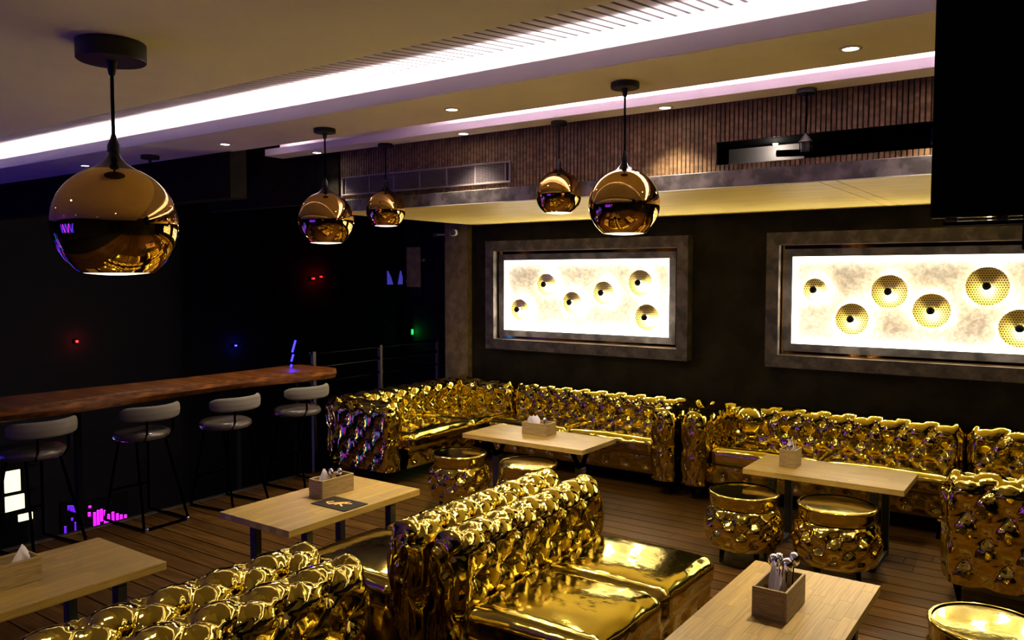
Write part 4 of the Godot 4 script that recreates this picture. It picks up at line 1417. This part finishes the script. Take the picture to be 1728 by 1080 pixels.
func far_side() -> void:
	# coloured neon wall of the lower hall, outside the frame, mirrored in the sofa ends
	var nw := thing("neon_tube_wall", "row of blue, violet and cyan neon tubes on the lower hall's wall", "neon", Vector3(-10.17, 0, 0))
	var tones := [M.neon_blue, M.neon_blue, M.neon_pink, M.neon_cyan, M.neon_blue, M.neon_pink]
	for k in 15:
		var t := MB.new()
		var z := -2.6 + 0.34 * k
		var y0 := -1.3 + 0.35 * (k % 3)
		t.tube([Vector3(0.02, y0, z), Vector3(0.02, y0 + 0.9 + 0.3 * (k % 4), z)], 0.026, 8)
		obj("neon_tube", t.mesh(), tones[(k * 5 + k / 4) % 6], nw)
	area(nw, Vector3(0.1, -0.3, -0.2), Vector3.RIGHT, Vector2(4.6, 1.6), Color(0.3, 0.15, 1.0), 0.2)
	# neon on the lower level, seen under the counter
	var s := thing("magenta_neon_bars", "magenta neon bars glowing on the lower level under the counter", "neon", Vector3(-8.2, 0.05, 0))
	var bars := [[-0.73, -4.188, -0.878], [-0.717, -4.225, -0.882], [-0.714, -4.26, -0.839], [-0.734, -4.297, -0.792], [-0.839, -4.298, -0.879], [-0.784, -4.332, -0.876], [-0.772, -4.379, -0.882], [-0.801, -4.426, -0.883], [-0.823, -4.467, -0.882], [-0.835, -4.514, -0.882], [-0.651, -4.143, -0.671], [-0.717, -4.135, -0.757]]
	bx("mount_board", Vector3(-0.05, -1.0, -4.56), Vector3(-0.02, -0.60, -4.09), M.black_matt, s)
	for q in bars:
		var t := MB.new()
		t.tube([Vector3(0, q[2], q[1]), Vector3(0, q[0], q[1])], 0.014, 8)
		obj("neon_bar", t.mesh(), M.magenta, s)
	area(s, Vector3(0.05, -0.8, -4.33), Vector3.RIGHT, Vector2(0.4, 0.2), Color(0.85, 0.12, 0.98), 0.12)
	bx("stand_post", Vector3(-0.06, -1.6, -4.35), Vector3(-0.02, -0.99, -4.30), M.black_matt, s)
	var u := thing("purple_neon_bars", "small purple neon bars beside the magenta ones", "neon", Vector3(-8.2, 0.04, 0))
	bx("mount_board", Vector3(-0.05, -1.0, -4.04), Vector3(-0.02, -0.55, -3.86), M.black_matt, u)
	for q in [[-0.589, -3.932, -0.633], [-0.595, -3.958, -0.651], [-0.601, -3.982, -0.665], [-0.607, -4.006, -0.676], [-0.772, -3.996, -0.873], [-0.721, -3.963, -0.747], [-0.79, -3.894, -0.868]]:
		var t := MB.new()
		t.tube([Vector3(0, q[2], q[1]), Vector3(0, q[0], q[1])], 0.011, 8)
		obj("neon_bar", t.mesh(), M.purple, u)
	area(u, Vector3(0.05, -0.7, -3.95), Vector3.RIGHT, Vector2(0.15, 0.3), Color(0.5, 0.15, 0.95), 0.04)
	bx("stand_post", Vector3(-0.06, -1.6, -3.97), Vector3(-0.02, -0.99, -3.93), M.black_matt, u)
	# lit shelf
	var sh := thing("lit_shelf", "glowing white display shelf on the lower level in the corner", "shelf", Vector3(-8.2, 0, 0))
	bx("back_board", Vector3(-0.3, -1.6, -3.66), Vector3(-0.26, 0.1, -3.2), M.black_matt, sh)
	for y in [-0.315, -0.515, -0.08]:
		bx("shelf_board", Vector3(-0.28, y - 0.012, -3.64), Vector3(0.0, y + 0.012, -3.22), M.black_matt, sh)
	bx("lit_panel", Vector3(-0.02, -0.30, -3.50), Vector3(-0.005, -0.095, -3.36), M.shelf_glow, sh, 0.004)
	bx("lit_panel", Vector3(-0.02, -0.49, -3.53), Vector3(-0.005, -0.335, -3.36), M.shelf_glow, sh, 0.004)
	bx("lit_panel", Vector3(-0.02, -0.60, -3.60), Vector3(-0.005, -0.53, -3.47), M.shelf_glow, sh, 0.004)
	area(sh, Vector3(0.02, -0.3, -3.43), Vector3.RIGHT, Vector2(0.14, 0.4), Color(1, 0.98, 0.8), 0.1)
	# small lights in the dark hall
	led("red indicator light high in the dark hall, larger of two", "indicator_light", Vector3(-10.160, 1.696, -8.808), M.red, Vector3(0.02, 0.03, 0.06), Color(1, 0.1, 0.05), 0.01)
	led("red indicator light high in the dark hall, smaller of two", "indicator_light", Vector3(-10.160, 1.725, -8.970), M.red, Vector3(0.02, 0.022, 0.05), Color(1, 0.1, 0.05), 0.01)
	led("small green indicator light near the railing", "indicator_light", Vector3(-9.954, 0.719, -10.930), M.green, Vector3(0.02, 0.10, 0.045), Color(0.1, 1, 0.3), 0.01)
	led("tiny red and blue indicator light above the bar", "indicator_light", Vector3(-10.160, 0.931, -5.028), M.red, Vector3(0.02, 0.03, 0.03), Color(1, 0.1, 0.1), 0.01)
	led("faint blue indicator light above the bar", "indicator_light", Vector3(-10.160, 0.716, -7.321), M.blue_dim, Vector3(0.02, 0.025, 0.04), Color(0.2, 0.2, 1), 0.01)
	# two pale wing shapes
	var w := thing("wing_lamp", "pair of pale violet wing shapes glowing in the dark hall", "lamp", Vector3(-10.160, 1.583, -10.722))
	w.scale = Vector3.ONE * 1.3
	bx("hanger", Vector3(-0.04, -0.02, -0.14), Vector3(-0.01, 0.02, 0.14), M.black_matt, w)
	for sg in [-1.0, 1.0]:
		var m := MB.new()
		var c := Vector3(0, 0.08, sg * 0.1)
		var q := [Vector2(0.06, 0.0), Vector2(0.14, 0.0), Vector2(0.14, 0.10), Vector2(0.11, 0.19)]
		if sg > 0.0:
			q = [Vector2(0.05, 0.0), Vector2(0.15, 0.0), Vector2(0.15, 0.19), Vector2(0.09, 0.10)]
		for xx in [-0.01, 0.01]:
			m.quad(Vector3(xx, q[0].y, sg * q[0].x), Vector3(xx, q[1].y, sg * q[1].x), Vector3(xx, q[2].y, sg * q[2].x), Vector3(xx, q[3].y, sg * q[3].x), c)
		for e in 4:
			var a: Vector2 = q[e]
			var b: Vector2 = q[(e + 1) % 4]
			m.quad(Vector3(-0.01, a.y, sg * a.x), Vector3(-0.01, b.y, sg * b.x), Vector3(0.01, b.y, sg * b.x), Vector3(0.01, a.y, sg * a.x), c)
		obj("wing_light", m.mesh(), M.blue_dim, w)
	area(w, Vector3(0.05, 0.08, 0), Vector3.RIGHT, Vector2(0.3, 0.2), Color(0.35, 0.3, 0.9), 0.02)

func small_things() -> void:
	# hanging screen
	var s := thing("hanging_screen", "large black screen hanging from the ceiling in the top corner", "screen", Vector3(-0.35, 1.91, -2.5))
	bx("cabinet", Vector3(0, 0, -0.05), Vector3(1.0, 0.60, 0.0), M.black_matt, s, 0.004)
	for x in [0.05, 0.17]:
		bx("bracket", Vector3(x - 0.014, -0.014, -0.045), Vector3(x + 0.014, 0.0, -0.008), M.black, s, 0.002)
	bx("bezel_glint_strip", Vector3(0.004, -0.004, -0.010), Vector3(0.30, 0.0, -0.004), M.gold_smooth, s)  # gold colour stands in for warm light reflected along the bezel
	bx("bezel_glint_strip", Vector3(0.065, -0.012, -0.030), Vector3(0.30, -0.009, -0.024), M.gold_smooth, s)
	bx("under_shelf", Vector3(0.03, -0.024, -0.048), Vector3(0.30, -0.014, -0.02), M.black_matt, s)
	for x in [0.35, 0.65]:
		bx("hanger_pole", Vector3(x - 0.015, 0.60, -0.04), Vector3(x + 0.015, 0.86, -0.012), M.black, s, 0.003)
	var sp := thing("black_speaker", "black speaker box hanging below the screen at the picture edge", "speaker", Vector3(-0.135, 1.815, -2.55))
	bx("cabinet", Vector3(0, 0, -0.12), Vector3(0.2, 0.10, 0.0), M.black_matt, sp, 0.006)
	bx("hanger_plate", Vector3(0.05, 0.10, -0.10), Vector3(0.15, 0.14, -0.04), M.black, sp)
	# security cameras
	var cdat := [[Vector3(-5.30, 2.19, -6.47), 1.0, "white bullet security camera on the pillar top"], [Vector3(-5.66, 2.18, -6.60), 0.55, "tiny white security camera on an arm beside the pillar"]]
	for q in cdat:
		var c := thing("security_camera", q[2], "camera", q[0])
		var k: float = q[1]
		var b := Basis(Vector3.RIGHT, PI / 2 + 0.1).rotated(Vector3.UP, 0.5)
		var m := MB.new()
		m.lathe([Vector2(0.030, 0.06), Vector2(0.036, 0.055), Vector2(0.038, -0.05), Vector2(0.03, -0.06), Vector2(0.0, -0.06)].map(func(v): return v * k), 24, Vector3.ZERO, b)
		obj("housing", m.mesh(), M.cam_white, c)
		var l := MB.new()
		l.lathe([Vector2(0.0, 0.058), Vector2(0.024, 0.057), Vector2(0.03, 0.052)].map(func(v): return v * k), 20, Vector3.ZERO, b)
		obj("lens", l.mesh(), M.black, c)
		if k < 1.0:
			bx("arm", Vector3(0.0, -0.01, -0.02), Vector3(0.2, 0.01, 0.0), M.cam_white, c, 0.002)
		bx("mount", Vector3(-0.05, -0.03, -0.06) * k, Vector3(-0.01, 0.03, 0.0) * k, M.cam_white, c, 0.004)
	# notice board and pipe in the dark
	var nb := thing("wooden_notice_board", "worn beige board hanging on the dark wall beside the pillar", "board", Vector3(-6.02, 1.84, -6.64))
	bx("board", Vector3(-0.1, -0.22, -0.012), Vector3(0.1, 0.22, 0.0), M.pillar, nb, 0.003)
	bx("cleat", Vector3(-0.1, -0.17, 0.0), Vector3(0.1, -0.14, 0.012), M.pillar, nb, 0.002)
	var pi := thing("conduit_pipe", "thin vertical conduit pipe beside the beige board", "pipe", Vector3(-5.89, 1.5, -6.65))
	var pm := MB.new()
	pm.tube([Vector3(0, 0, 0), Vector3(0, 1.9, 0)], 0.014, 8)
	obj("pipe", pm.mesh(), M.pillar, pi)
	bx("clip", Vector3(-0.025, 0.4, -0.02), Vector3(0.025, 0.43, 0.012), M.pillar, pi, 0.002)
